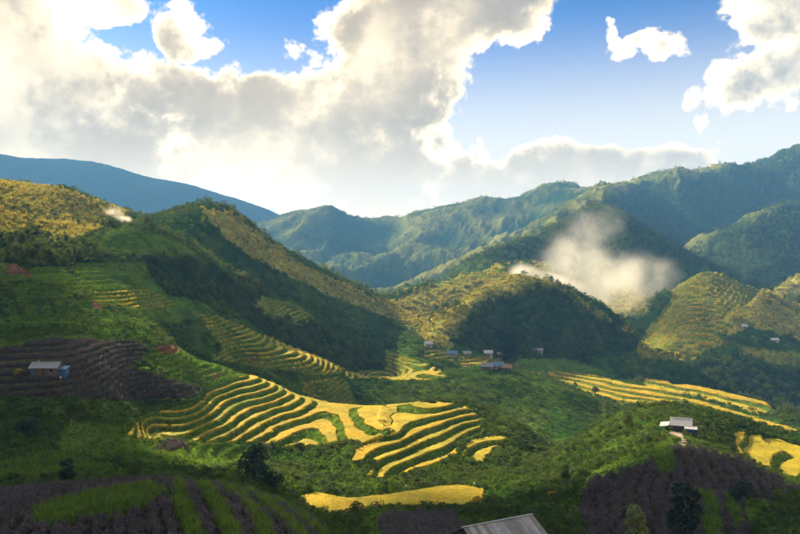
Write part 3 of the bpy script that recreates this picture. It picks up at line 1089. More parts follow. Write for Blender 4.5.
def make_shrub_meshes(seed, leaves=110, mat=None):
    rs = np.random.default_rng(seed)
    lobes = []
    for i in range(5):
        a = 2 * pi * rs.random()
        rr = 0.32 * rs.random() ** 0.5
        lobes.append(((rr * cos(a), rr * sin(a), 0.30 + 0.22 * rs.random()), 0.26 * (0.7 + 0.6 * rs.random())))
    V, F = blob_leaves(rs, lobes, leaves, 0.10 if leaves < 200 else 0.062)
    crown = mesh_py('crown', V, F, mat or SHRUB_LEAF)
    parts = []
    for c, r in lobes[:3]:
        parts.append(tube([(0, 0, -0.1), (c[0] * 0.5, c[1] * 0.5, 0.2), c], [0.03, 0.02, 0.008], 5))
    tv, tf = merge(parts)
    return crown, mesh_py('trunk', tv, tf, BARK, True)


def make_tuft(seed, n=26, mat=None, spread=0.35, lean=0.35, width=0.035):
    rs = np.random.default_rng(seed)
    V, F = [], []
    for _ in range(n):
        a, r = 2 * pi * rs.random(), spread * rs.random() ** 0.5
        x, y = r * cos(a), r * sin(a)
        b = 2 * pi * rs.random()
        l = lean * (0.3 + rs.random())
        h = 0.55 + 0.45 * rs.random()
        w = width * (0.7 + 0.6 * rs.random())
        px, py = -sin(b) * w, cos(b) * w
        k = len(V)
        V += [(x - px, y - py, -0.05), (x + px, y + py, -0.05),
              (x + cos(b) * l * 0.35 + px * 0.8, y + sin(b) * l * 0.35 + py * 0.8, h * 0.6), (x + cos(b) * l * 0.35 - px * 0.8, y + sin(b) * l * 0.35 - py * 0.8, h * 0.6),
              (x + cos(b) * l, y + sin(b) * l, h)]
        F += [(k, k + 1, k + 2, k + 3), (k + 3, k + 2, k + 4)]
    return mesh_py('blades', V, F, mat)


def make_crop(seed):
    """one upright crop plant: a stalk with drooping leaves and a dry tassel"""
    rs = np.random.default_rng(seed)
    V, F = [], []
    for s in range(3):
        ox, oy = rs.normal(size=2) * 0.16
        hh = 0.8 + 0.25 * rs.random()
        tx, ty = rs.normal(size=2) * 0.05
        v, f = tube([(ox, oy, -0.1), (ox + tx, oy + ty, hh)], [0.03, 0.014], 3)
        k = len(V)
        V += v
        F += [tuple(i + k for i in q) for q in f]
        for i in range(6):
            a = 2 * pi * rs.random()
            z = hh * (0.25 + 0.7 * rs.random())
            L = 0.20 + 0.2 * rs.random()
            w = 0.05
            ca, sa = cos(a), sin(a)
            k = len(V)
            bx, by = ox + tx * z / hh, oy + ty * z / hh
            V += [(bx, by, z), (bx + ca * L * 0.5 - sa * w, by + sa * L * 0.5 + ca * w, z + 0.09), (bx + ca * L, by + sa * L, z - 0.03 - 0.1 * rs.random()), (bx + ca * L * 0.5 + sa * w, by + sa * L * 0.5 - ca * w, z + 0.07)]
            F.append((k, k + 1, k + 2, k + 3))
    return mesh_py('stalks', V, F, CROP_LEAF)


# ---- where the plants stand
AREA = np.zeros((NR - 1, NC - 1))
e1, e2 = P3[:-1, 1:] - P3[:-1, :-1], P3[1:, :-1] - P3[:-1, :-1]
AREA = np.abs(e1[..., 0] * e2[..., 1] - e1[..., 1] * e2[..., 0])
KC = kind_map[:-1, :-1]
DC, PC, OC = DD[:-1, :-1], PX[:-1, :-1], OWNV[:-1, :-1]
FC = FRAC[:-1, :-1]
clump = np.clip(0.55 + 1.5 * fbm(XX / 16, YY / 16, 3, 801), 0, 1.4)[:-1, :-1]
clump_far = np.clip(0.5 + 1.6 * fbm(XX / 60, YY / 60, 3, 802), 0, 1.4)[:-1, :-1]
INVIEW = (PC > -60) & (PC < 860)


def scatter(density, seed):
    """points spread over the ground with the given number per square metre"""
    rs = np.random.default_rng(seed)
    lam = np.clip(density * AREA * INVIEW, 0, 30)
    cnt = rs.poisson(lam)
    r, c = np.nonzero(cnt)
    rep = cnt[r, c]
    r, c = np.repeat(r, rep), np.repeat(c, rep)
    a, b = rs.random(len(r))[:, None], rs.random(len(r))[:, None]
    p = (P3[r, c] * (1 - a) + P3[r, c + 1] * a) * (1 - b) + (P3[r + 1, c] * (1 - a) + P3[r + 1, c + 1] * a) * b
    return p, r, c, rs


# skyline table: which points the camera can see
VROW = np.minimum.accumulate(CY - FPX * ZZ / DD, axis=0)


def seen(p, top):
    px = p[:, 0] / p[:, 1] * FPX + CX
    row = CY - FPX * (p[:, 2] + top) / p[:, 1]
    ci = np.clip(np.searchsorted(GP, px), 0, NC - 1)
    ri = np.clip(np.searchsorted(GD, p[:, 1]) - 2, 0, NR - 1)
    return (row < VROW[ri, ci]) & (px > -4) & (px < 804) & (row < 538)


def stuff_object(name, pts, sizes, protos, label, cat, seed, tilt=0.12, wide=(0.85, 1.25)):
    """one uncountable mass: copies of the given plants set on points by geometry nodes"""
    rs = np.random.default_rng(seed)
    n = len(pts)
    me = bpy.data.meshes.new(name)
    me.vertices.add(n)
    me.vertices.foreach_set('co', np.ascontiguousarray(pts, np.float32).ravel())
    rot = np.stack([rs.normal(size=n) * tilt, rs.normal(size=n) * tilt, rs.random(n) * 2 * pi], 1)
    a = me.attributes.new('turn', 'FLOAT_VECTOR', 'POINT')
    a.data.foreach_set('vector', rot.astype(np.float32).ravel())
    wx = sizes * (wide[0] + (wide[1] - wide[0]) * rs.random(n))
    sc = np.stack([wx, wx, sizes], 1)
    a = me.attributes.new('size', 'FLOAT_VECTOR', 'POINT')
    a.data.foreach_set('vector', sc.astype(np.float32).ravel())
    a = me.attributes.new('sort', 'INT', 'POINT')
    a.data.foreach_set('value', rs.integers(0, len(protos), n).astype(np.int32))
    o = link(name, me)
    g = bpy.data.node_groups.new(name, 'GeometryNodeTree')
    g.interface.new_socket('Geometry', in_out='INPUT', socket_type='NodeSocketGeometry')
    g.interface.new_socket('Geometry', in_out='OUTPUT', socket_type='NodeSocketGeometry')
    N = g.nodes
    gi, go = N.new('NodeGroupInput'), N.new('NodeGroupOutput')
    iop = N.new('GeometryNodeInstanceOnPoints')
    g.links.new(gi.outputs[0], iop.inputs['Points'])
    join = N.new('GeometryNodeJoinGeometry')
    for pr in protos:
        oi = N.new('GeometryNodeObjectInfo')
        oi.inputs['Object'].default_value = pr
        oi.inputs['As Instance'].default_value = True
        g.links.new(oi.outputs['Geometry'], join.inputs[0])
    g.links.new(join.outputs[0], iop.inputs['Instance'])
    iop.inputs['Pick Instance'].default_value = True

    def attr(nm, dt):
        q = N.new('GeometryNodeInputNamedAttribute')
        q.data_type = dt
        q.inputs['Name'].default_value = nm
        return q.outputs['Attribute']
    g.links.new(attr('sort', 'INT'), iop.inputs['Instance Index'])
    er = N.new('FunctionNodeEulerToRotation')
    g.links.new(attr('turn', 'FLOAT_VECTOR'), er.inputs[0])
    g.links.new(er.outputs[0], iop.inputs['Rotation'])
    g.links.new(attr('size', 'FLOAT_VECTOR'), iop.inputs['Scale'])
    g.links.new(iop.outputs[0], go.inputs[0])
    md = o.modifiers.new('plants', 'NODES')
    md.node_group = g
    tag(o, label, cat, kind='stuff')
    return o


def fi(*names):
    return np.isin(OC, [FORMS.index(n) for n in names])


TREE_LIB = [make_tree_meshes(900 + i, lobes_n=5 + i % 3, leaves=230, slender=(i == 3)) for i in range(5)]
BIG_LIB = [make_tree_meshes(940 + i, lobes_n=7, leaves=1300, slender=(i == 2)) for i in range(4)]
SHRUB_LIB = [make_shrub_meshes(960 + i) for i in range(5)]
BUSH_LIB = [make_shrub_meshes(980 + i, 420) for i in range(4)]


def plant(name, lib, p, size, yaw, label, cat, group, wide=1.0):
    e = link(name, None)
    e.location = p
    e.rotation_euler = (0, 0, yaw)
    e.scale = (size * wide, size * wide, size)
    tag(e, label, cat, group)
    c = link('crown', lib[0], e)
    link('trunk', lib[1], e)
    return e, c


WHERE = {'near_hillside': 'the shady slope below the viewpoint', 'viewpoint_shoulder': 'the steep shoulder by the viewpoint', 'paddy_bench': 'the lowest yellow paddy', 'west_fields': 'the dark crop fields',
         'terraced_spur': 'the foot of the curving golden terraces', 'green_ridge': 'the smooth green ridge', 'terraced_slope': 'the thin straight terraces',
         'left_hill': 'the gullied side of the big shaded hill', 'golden_ridge': 'the sunlit golden ridge', 'river_valley': 'the hamlet', 'wooded_knoll': 'the dark wooded dome-shaped knoll',
         'shelf_hill': 'the golden shelf behind the knoll', 'valley_slope': 'the broad yellow valley paddies', 'house_hill': 'the hill of the pale-roofed house',
         'terraced_hill': 'the terraced hill by the smoke', 'smoky_hills': 'the smoky hills', 'fore_mountain': 'the mountain spur', 'right_mountain': 'the high mountain', 'central_mountain': 'the far mountain', 'distant_range': 'the blue range'}

# --- trees
dens = np.zeros(AREA.shape)
dens = np.where(KC == 1, np.where(DC < 800, 0.045, np.where(DC < 1500, 0.022, 0.014)), dens)
scr = (KC == 0)
dens = np.where(scr & (DC > 350) & (DC < 800) & ~fi('green_ridge'), 0.010 * clump_far ** 2, dens)
dens = np.where(scr & fi('left_hill'), 0.016 * clump_far ** 1.5, dens)
dens = np.where(scr & (DC >= 800) & (DC < 1700), 0.009 * clump_far ** 1.5, dens)
dens = np.where(scr & (DC >= 1700) & (DC < 2900), 0.004 * clump_far ** 2, dens)
dens = np.where((KC == 6), np.where(DC < 800, 0.006, 0.004) * clump_far ** 2, dens)
dens = np.where(scr & (DC < 350) & (DC > 110), 0.0022 * clump ** 3, dens)
dens = np.where(DC > 1500, dens * np.clip(1.5 - 1.6 * (SPUR[:-1, :-1] - 0.1), 0.15, 2.0), dens)
tp, tr_, tc_, rs = scatter(dens, 51)
tsz = np.where(tp[:, 1] < 350, 3.2, np.where(tp[:, 1] < 800, 5.2, np.where(tp[:, 1] < 1500, 6.5, 6.5))) * (0.6 + 0.8 * rs.random(len(tp)))
tsz = np.where((OC[tr_, tc_] == FORMS.index('wooded_knoll')), tsz * 1.1, tsz)
own_t = OC[tr_, tc_]
vis = seen(tp, tsz * 0.8)
score = np.where(vis, tsz / tp[:, 1], 0)
pick = np.argsort(-score)[:230]
pick = pick[score[pick] > 0]
crowns = []
rnd = random.Random(5)
for k, i in enumerate(pick):
    w = WHERE[FORMS[own_t[i]]]
    lib = BIG_LIB[k % 4] if k < 120 else TREE_LIB[k % 5]
    e, c = plant('leafy_tree', lib, tp[i], tsz[i], rnd.random() * 6.28, 'leafy round-crowned tree on or beside ' + w, 'tree', 'trees at ' + w)
    crowns.append(c)
keep = np.ones(len(tp), bool)
keep[pick] = False
protos = {}
for c in crowns:
    protos.setdefault(c.data.name, c)
tree_protos = [protos[l[0].name] for l in TREE_LIB if l[0].name in protos]
for nm, lo, hi, lab in (('woodland', 0, 850, 'dense dark trees filling the gullies and the knoll'), ('far_forest', 850, 9000, 'small trees speckling the far hills and mountains')):
    q = keep & (tp[:, 1] >= lo) & (tp[:, 1] < hi)
    stuff_object(nm, tp[q], tsz[q], tree_protos, lab, 'forest', 61, wide=(0.95, 1.5))
print('trees', len(tp), len(pick), len(tree_protos))

# --- shrubs
dens = np.zeros(AREA.shape)
near_s = scr & (DC > 60) & (DC < 350)
dens = np.where(near_s, 0.55 * clump ** 1.3 + 0.08, dens)
dens = np.where(scr & fi('terraced_spur') & (PC > 400), 0.5 * clump + 0.25, dens)
dens = np.where(scr & (DC >= 350) & (DC < 850), 0.10 * clump + 0.02, dens)
dens = np.where(fi('green_ridge') & scr, 0.16, dens)
dens = np.where(fi('left_hill') & scr, 0.16 * clump + 0.03, dens)
dens = np.where(KC == 1, np.where(DC < 800, 0.05, 0.0), dens)
dens = np.where((KC == 7), np.where(DC < 350, 0.10 * clump, 0.03 * clump_far), dens)
dens = np.where((KC == 8), 0.5 * clump, dens)
dens = np.where((KC == 6) & (DC < 1000), 0.03 * clump_far, dens)
dens = np.where(scr & (DC >= 850) & (DC < 1500), 0.02 * clump, dens)
sp, sr_, sc_, rs = scatter(dens, 52)
ssz = np.where(sp[:, 1] < 350, 1.25, np.where(sp[:, 1] < 850, 2.1, 3.6)) * (0.5 + 1.0 * rs.random(len(sp)) ** 1.5)
big = rs.random(len(sp)) < 0.04
ssz = np.where(big & (sp[:, 1] < 350), ssz * 1.7, ssz)
ssz = np.where(KC[sr_, sc_] == 7, ssz * 0.55, ssz)
ssz = np.where((OC[sr_, sc_] == FORMS.index('green_ridge')), ssz * 0.6, ssz)
own_s = OC[sr_, sc_]
vis = seen(sp, ssz * 0.8)
score = np.where(vis, ssz / sp[:, 1], 0)
pick = np.argsort(-score)[:260]
crowns = []
for k, i in enumerate(pick):
    w = WHERE[FORMS[own_s[i]]]
    lib = BUSH_LIB[k % 4] if k % 3 else SHRUB_LIB[k % 5]
    e, c = plant('green_shrub', lib, sp[i], ssz[i], rnd.random() * 6.28, 'low green shrub growing on or beside ' + w, 'shrub', 'shrubs at ' + w)
    crowns.append(c)
keep = np.ones(len(sp), bool)
keep[pick] = False
protos = {}
for c in crowns:
    protos.setdefault(c.data.name, c)
shrub_protos = [protos[l[0].name] for l in SHRUB_LIB if l[0].name in protos]
stuff_object('scrub', sp[keep], ssz[keep], shrub_protos, 'green scrub and bushes covering the slopes', 'scrub', 62, wide=(0.9, 1.5))
print('shrubs', len(sp), len(shrub_protos))

# --- grass: one real tuft of each sort stands among the mass
dens = np.where(scr & (DC > 60) & (DC < 300), 0.55, 0.0)
dens = np.where(KC == 8, 0.6, dens)
dens = np.where((KC == 4) & (DC < 135), 5.0, dens)
dens = np.where((KC == 4) & (DC >= 135), 1.5, dens)
dens = np.where((KC == 7) & (DC < 350), 0.5, dens)
gp, gr_, gc_, rs = scatter(dens, 53)
gk = KC[gr_, gc_]
gs = np.where(gk == 4, 1.15, 0.6) * (0.6 + 0.8 * rs.random(len(gp)))


def lead(name, mesh, p, size, label, cat):
    o = link(name, mesh)
    o.location = p
    o.scale = (size,) * 3
    return tag(o, label, cat, kind='stuff')


i0 = int(np.argmin(np.abs(gp[:, 0] + 30) + np.abs(gp[:, 1] - 105)))
tufts = [lead('grass_tuft', make_tuft(11 + k, 26, GRASS_LEAF), gp[i0 + k], gs[i0 + k], 'tuft of tall green grass among the mound grass', 'grass') for k in range(3)]
stuff_object('grass', gp, gs, tufts, 'green grass on the slopes, banks and strips', 'grass', 63, 0.2)
dens = np.where((KC == 6), np.where(DC < 800, 0.10, 0.03), 0.0)
yp, _, _, rs = scatter(dens, 54)
drys = [lead('dry_grass_tuft', make_tuft(31 + k, 30, DRY_LEAF, 0.45, 0.4, 0.05), yp[k * 7 + 3], 1.6, 'tuft of dry golden grass on the sunlit ridge', 'grass') for k in range(2)]
stuff_object('dry_grass', yp, (1.5 + 1.2 * rs.random(len(yp))) * np.where(yp[:, 1] < 800, 1, 1.8), drys, 'dry golden grass on the sunlit ridges', 'grass', 64, 0.2)

# --- ripe rice standing on the paddies
RICE_LEAF = leaf_material('ripe rice blades', (0.34, 0.36, 0.03), (0.82, 0.60, 0.045), 0.35)
dens = np.where((KC == 2) & (TREAD[1:, 1:] >= 0) & (TREAD[:-1, 1:] >= 0) & (TREAD[1:, :-1] >= 0), np.where(DC < 200, 1.6, np.where(DC < 350, 1.1, np.where(DC < 600, 0.25, np.where(DC < 960, 0.2, 0.0)))), 0.0)
rp, _, _, rs = scatter(dens, 56)
rices = [lead('rice_plant', make_tuft(41 + k, 34, RICE_LEAF, 0.5, 0.45, 0.04), rp[len(rp) // 2 + 9 * k], 0.9, 'clump of ripe golden rice on a terrace', 'rice') for k in range(3)]
stuff_object('ripe_rice', rp, (0.50 + 0.3 * rs.random(len(rp))) * np.where(rp[:, 1] < 350, 1, np.where(rp[:, 1] < 600, 1.4, 1.5)), rices, 'ripe golden rice standing on the terraces', 'rice', 66, 0.15, (1.0, 1.7))
print('rice', len(rp))

# --- purple crops in rows along the contours
rowq = np.where(PX > 500, XX * 0.94 - 0.34 * YY + 2.2 * fbm(XX / 22, YY / 22, 2, 822), XX + YY * 0.385 + 1.1 * fbm(XX / 14, YY / 14, 2, 77)) / np.where(PX > 500, 2.7, 2.0)
rowf = (rowq - np.floor(rowq))[:-1, :-1]
dens = np.where((KC == 3) & (DC < 135), np.where(rowf < 0.58, 4.0, 0.08), 0.0)
dens = np.where((KC == 3) & (DC >= 135), np.where(np.where(PC > 500, rowf < 0.55, FC < 0.60), 2.8, 0.05), dens)
cp, cr_, cc_, rs = scatter(dens, 55)
crops = [lead('crop_plant', make_crop(71 + k), cp[len(cp) // 3 + k * 11], 1.1, 'upright dark purple crop plant in the field', 'crop') for k in range(3)]
stuff_object('purple_crop', cp, np.where(cp[:, 1] < 135, 1.0, 1.05) * (0.65 + 0.6 * rs.random(len(cp))), crops, 'rows of dark purple crop plants in the fields', 'crop', 65, 0.15)
print('grass', len(gp), 'dry', len(yp), 'crop', len(cp))

# ------------------------------------------------------------------ houses, people and single plants
def ground_at(px, row, dmin=40, dmax=2000):
    """the visible ground point sighted at that pixel"""
    ci = int(np.clip(np.searchsorted(GP, px), 0, NC - 1))
    prow = CY - FPX * ZZ[:, ci] / GD
    ok = np.nonzero((prow <= row) & (GD > dmin) & (GD < dmax))[0]
    i = ok[0] if len(ok) else NR // 2
    return Vector((XX[i, ci], YY[i, ci], ZZ[i, ci]))


def ground_z(x, y):
    px = x / y * FPX + CX
    ci = int(np.clip(np.searchsorted(GP, px), 1, NC - 1))
    ri = int(np.clip(np.searchsorted(GD, y), 1, NR - 1))
    a = (px - GP[ci - 1]) / (GP[ci] - GP[ci - 1])
    b = (y - GD[ri - 1]) / (GD[ri] - GD[ri - 1])
    return float((ZZ[ri - 1, ci - 1] * (1 - a) + ZZ[ri - 1, ci] * a) * (1 - b) + (ZZ[ri, ci - 1] * (1 - a) + ZZ[ri, ci] * a) * b)


def bx(x0, x1, y0, y1, z0, z1):
    V = [(x0, y0, z0), (x1, y0, z0), (x1, y1, z0), (x0, y1, z0), (x0, y0, z1), (x1, y0, z1), (x1, y1, z1), (x0, y1, z1)]
    F = [(0, 3, 2, 1), (4, 5, 6, 7), (0, 1, 5, 4), (1, 2, 6, 5), (2, 3, 7, 6), (3, 0, 4, 7)]
    return V, F


def part(name, geo, mat, parent):
    return link(name, mesh_py(name, geo[0], geo[1], mat), parent)


def slope_sheet(length, run, rise, over, thick, waves):
    """one roof slope: a corrugated sheet falling from the ridge (y=0) to the eave (y=-run)"""
    V, F = [], []
    n = waves * 4
    for s in (0, 1):
        for i in range(n + 1):
            x = -length / 2 - over + (length + 2 * over) * i / n
            w = 0.018 * sin(i / 4 * 2 * pi)
            for y, z in ((0.02, rise), (-run - over, -rise * over / run)):
                V.append((x, y, z + w + thick * s))
    m = 2 * (n + 1)
    for i in range(n):
        a = 2 * i
        F.append((a, a + 1, a + 3, a + 2))
        F.append((m + a, m + a + 2, m + a + 3, m + a + 1))
        F.append((a, a + 2, m + a + 2, m + a))
        F.append((a + 1, m + a + 1, m + a + 3, a + 3))
    F.append((0, m, m + 1, 1))
    F.append((2 * n, 2 * n + 1, m + 2 * n + 1, m + 2 * n))
    return V, F


TIN = plain('grey tin sheet', (0.27, 0.28, 0.30), 0.5, 0.35, 1.5)
TIN_WHITE = plain('pale tin sheet', (0.55, 0.54, 0.53), 0.45, 0.2, 1.5)
TIN_BLUE = plain('blue tin sheet', (0.12, 0.22, 0.36), 0.45, 0.3, 1.5)
TIN_RUST = plain('rusty brown sheet', (0.30, 0.19, 0.13), 0.7, 0.4, 2.0)
WOODM = plain('weathered wood', (0.16, 0.12, 0.09), 0.85, 0.4, 4.0)
WOOD_DARK = plain('dark wood', (0.06, 0.045, 0.04), 0.85, 0.3, 4.0)
WOOD_GREY = plain('grey old boards', (0.27, 0.26, 0.25), 0.8, 0.5, 3.0)
WALL_BLUE = plain('blue painted boards', (0.05, 0.12, 0.27), 0.7, 0.3, 3.0)
WALL_PALE = plain('pale plaster', (0.3, 0.27, 0.23), 0.85, 0.25, 2.0)
GLASSY = plain('dark window', (0.02, 0.025, 0.03), 0.25, 0.1)
WHITE = plain('white cloth', (0.75, 0.75, 0.73), 0.8, 0.1)
TARP = plain('blue tarpaulin', (0.05, 0.12, 0.55), 0.5, 0.2)


def hill_house(px, row, w, dep, h, rise, yaw, roof, wall, label, dmin=40, name='house', group=None, sink=0.4):
    g = ground_at(px, row, dmin)
    e = link(name, None)
    e.location = (g.x, g.y + dep * 0.5, g.z)
    e.rotation_euler = (0, 0, radians(yaw))
    tag(e, label, 'house', group)
    # four walls round a room
    t = 0.12
    w2, d2 = w / 2, dep / 2
    dx0, dx1 = -0.1 * w, -0.1 * w + 0.9
    fr = merge([bx(-w2, dx0, -d2, -d2 + t, -sink - 1.2, h), bx(dx1, w2, -d2, -d2 + t, -sink - 1.2, h), bx(dx0, dx1, -d2, -d2 + t, min(1.9, h - 0.2), h)])
    part('front_wall', fr, wall, e)
    part('back_wall', bx(-w2, w2, d2 - t, d2, -sink - 1.2, h), wall, e)
    for s in (-1, 1):
        x0 = s * w2 - (t if s > 0 else 0)
        gv, gf = bx(x0, x0 + t, -d2 + t + 0.003, d2 - t - 0.003, -sink - 1.2, h)
        k = len(gv)
        gv = gv + [(x0, -d2 + t, h + 0.003), (x0, d2 - t, h + 0.003), (x0, 0, h + rise * 0.92), (x0 + t, -d2 + t, h + 0.003), (x0 + t, d2 - t, h + 0.003), (x0 + t, 0, h + rise * 0.92)]
        gf = gf + [(k, k + 2, k + 1), (k + 3, k + 4, k + 5), (k, k + 3, k + 5, k + 2), (k + 1, k + 2, k + 5, k + 4), (k, k + 1, k + 4, k + 3)]
        part('gable_wall', (gv, gf), wall, e)
    dr = part('door', bx(dx0 + 0.02, dx1 - 0.02, -d2 + 0.03, -d2 + 0.08, -0.2, min(1.9, h - 0.2) - 0.02), WOOD_DARK, e)
    part('handle', bx(dx1 - 0.14, dx1 - 0.09, -d2 - 0.02, -d2 + 0.029, 0.85, 0.95), TIN, dr)
    for wxp in (-0.34 * w, 0.28 * w):
        if abs(wxp) + 0.4 < w2:
            wn = part('window', bx(wxp - 0.35, wxp + 0.35, -d2 - 0.02, -d2 - 0.003, h * 0.42, h * 0.42 + 0.7), GLASSY, e)
            part('frame', merge([bx(wxp - 0.42, wxp - 0.352, -d2 - 0.05, -d2 - 0.004, h * 0.42 - 0.07, h * 0.42 + 0.77), bx(wxp + 0.352, wxp + 0.42, -d2 - 0.05, -d2 - 0.004, h * 0.42 - 0.07, h * 0.42 + 0.77)]), WOODM, wn)
    for s in (1, -1):
        o = part('roof_slope', slope_sheet(w, d2 + 0.1, rise, 0.45, 0.03, max(4, int(w * 2.2))), roof, e)
        o.location = (0, 0, h + 0.05)
        o.rotation_euler = (0, 0, 0 if s > 0 else pi)
    part('ridge_cap', bx(-w2 - 0.5, w2 + 0.5, -0.12, 0.12, h + rise + 0.06, h + rise + 0.14), roof, e)
    return e


# the low house with blue boards among the dark fields
A = hill_house(43, 376, 7.2, 4.2, 2.1, 1.25, 3, TIN, WOODM, 'low grey-roofed wooden house with blue end wall among dark crop fields', 150, 'farm_house')
part('blue_panel', bx(-3.55, -2.3, -2.18, -2.12, 0.1, 1.9), WALL_BLUE, A)
for i in range(4):
    part('post', bx(-2.2 + i * 1.9, -2.08 + i * 1.9, -2.75, -2.63, -0.9, 2.0), WOODM, A)
an = part('annex', bx(3.65, 5.6, -1.6, 1.2, -1.2, 1.55), WALL_BLUE, A)
part('annex_roof', ([(3.62, -2.0, 1.58), (5.9, -2.0, 1.50), (5.9, 1.5, 2.0), (3.62, 1.5, 2.08), (3.62, -2.0, 1.64), (5.9, -2.0, 1.56), (5.9, 1.5, 2.06), (3.62, 1.5, 2.14)],
     [(0, 3, 2, 1), (4, 5, 6, 7), (0, 1, 5, 4), (1, 2, 6, 5), (2, 3, 7, 6), (3, 0, 4, 7)]), TIN_BLUE, an)
part('chimney', bx(-2.6, -2.2, 0.3, 0.7, 2.6, 3.9), WALL_PALE, A)


def drum(px, row, label, r=0.45, h=1.1, mat=None, dmin=100):
    g = ground_at(px, row, dmin)
    n = 14
    prof = [(0.0, 0), (r * 0.94, 0), (r, 0.06), (r * 0.97, h * 0.35), (r, h * 0.5), (r * 0.97, h * 0.65), (r, h - 0.06), (r * 0.9, h), (0.0, h)]
    V, F = [], []
    for rr, z in prof:
        for j in range(n):
            V.append((rr * cos(2 * pi * j / n), rr * sin(2 * pi * j / n), z - 0.1))
    for i in range(len(prof) - 1):
        for j in range(n):
            F.append((i * n + j, i * n + (j + 1) % n, (i + 1) * n + (j + 1) % n, (i + 1) * n + j))
    o = link('water_drum', mesh_py('water_drum', V, F, mat or WHITE, True))
    o.location = g
    tag(o, label, 'drum')


drum(66, 374, 'white water drum standing higher beside the blue lean-to of the low house')
drum(61, 379, 'white water drum in front of the low blue-walled house', 0.5, 0.9)

# the pale-roofed house on the crop hill
B = hill_house(683, 433, 5.2, 4.0, 2.2, 1.5, -24, TIN_WHITE, WOOD_DARK, 'dark timber house with pale tin roof above the purple crop hill', 150, 'timber_house')
lt = part('lean_to', merge([bx(-5.4, -5.28, -2.2, -2.08, -1.6, 1.3), bx(-5.4, -5.28, 1.6, 1.72, -1.6, 1.9), bx(-5.4, -3.25, 1.72, 1.8, -1.2, 1.8)]), WOOD_DARK, B)
part('lean_to_roof', ([(-5.8, -2.5, 1.35), (-3.3, -2.5, 1.75), (-3.3, 2.1, 2.1), (-5.8, 2.1, 1.75), (-5.8, -2.5, 1.41), (-3.3, -2.5, 1.81), (-3.3, 2.1, 2.16), (-5.8, 2.1, 1.81)],
     [(0, 3, 2, 1), (4, 5, 6, 7), (0, 1, 5, 4), (1, 2, 6, 5), (2, 3, 7, 6), (3, 0, 4, 7)]), TIN_WHITE, lt)
part('porch_roof', ([(1.0, -4.0, 1.5), (4.4, -4.0, 1.5), (4.4, -1.9, 2.0), (1.0, -1.9, 2.0), (1.0, -4.0, 1.56), (4.4, -4.0, 1.56), (4.4, -1.9, 2.06), (1.0, -1.9, 2.06)],
     [(0, 3, 2, 1), (4, 5, 6, 7), (0, 1, 5, 4), (1, 2, 6, 5), (2, 3, 7, 6), (3, 0, 4, 7)]), TIN_WHITE, B)
part('tarpaulin', bx(1.1, 3.6, -2.62, -2.58, 0.2, 1.7), TARP, B)
for x in (1.1, 4.2):
    part('post', bx(x, x + 0.12, -3.9, -3.78, -1.8, 1.5), WHITE if x < 2 else WOOD_DARK, B)

# the hamlet in the valley and the lone far houses
for q in [
 (428, 350, 5.6, 4.2, 2.6, 1.6, 10, TIN_WHITE, WALL_PALE, 'white-roofed house beside the trees above the hamlet'),
 (452, 358, 7.2, 4.2, 2.6, 1.8, -12, TIN_BLUE, WALL_PALE, 'hamlet house with a long blue tin roof'),
 (466, 357, 5.6, 4.2, 2.4, 1.6, 15, TIN, WOODM, 'grey-roofed hamlet house behind the small yellow paddy'),
 (488, 357, 6.4, 4.2, 2.6, 1.8, 5, TIN_WHITE, WALL_PALE, 'pale-roofed hamlet house at the end of the small yellow paddy'),
 (487, 371, 6.4, 4.2, 2.4, 1.6, -8, TIN, WOODM, 'grey-roofed hamlet house just behind the green ridge crest'),
 (497, 370, 7.2, 4.2, 2.6, 1.7, 20, TIN_BLUE, WALL_PALE, 'blue-roofed hamlet house in shade beyond the green ridge crest'),
 (507, 372, 5.6, 4.2, 2.4, 1.6, -18, TIN_RUST, WOODM, 'brown-roofed hamlet house at the end of the shaded row'),
 (499, 358, 4.8, 3.8, 2.2, 1.5, 30, TIN_RUST, WOODM, 'small brown-roofed hut between the paddy and the grassy rise'),
 (537, 353, 8.0, 5.1, 2.2, 1.3, 4, TIN, WALL_PALE, 'low grey-roofed building on the grassy rise beside the knoll'),
 (745, 330, 4.8, 3.4, 2.2, 1.4, -10, TIN_WHITE, WALL_PALE, 'tiny white-roofed house in trees high on the terraced hill'),
 (774, 343, 7.2, 4.2, 2.2, 1.6, 6, TIN_WHITE, WALL_PALE, 'white-roofed house at the wooded edge of the terraced hill'),
]:
    hill_house(*q, dmin=440, group='hamlet and valley houses')


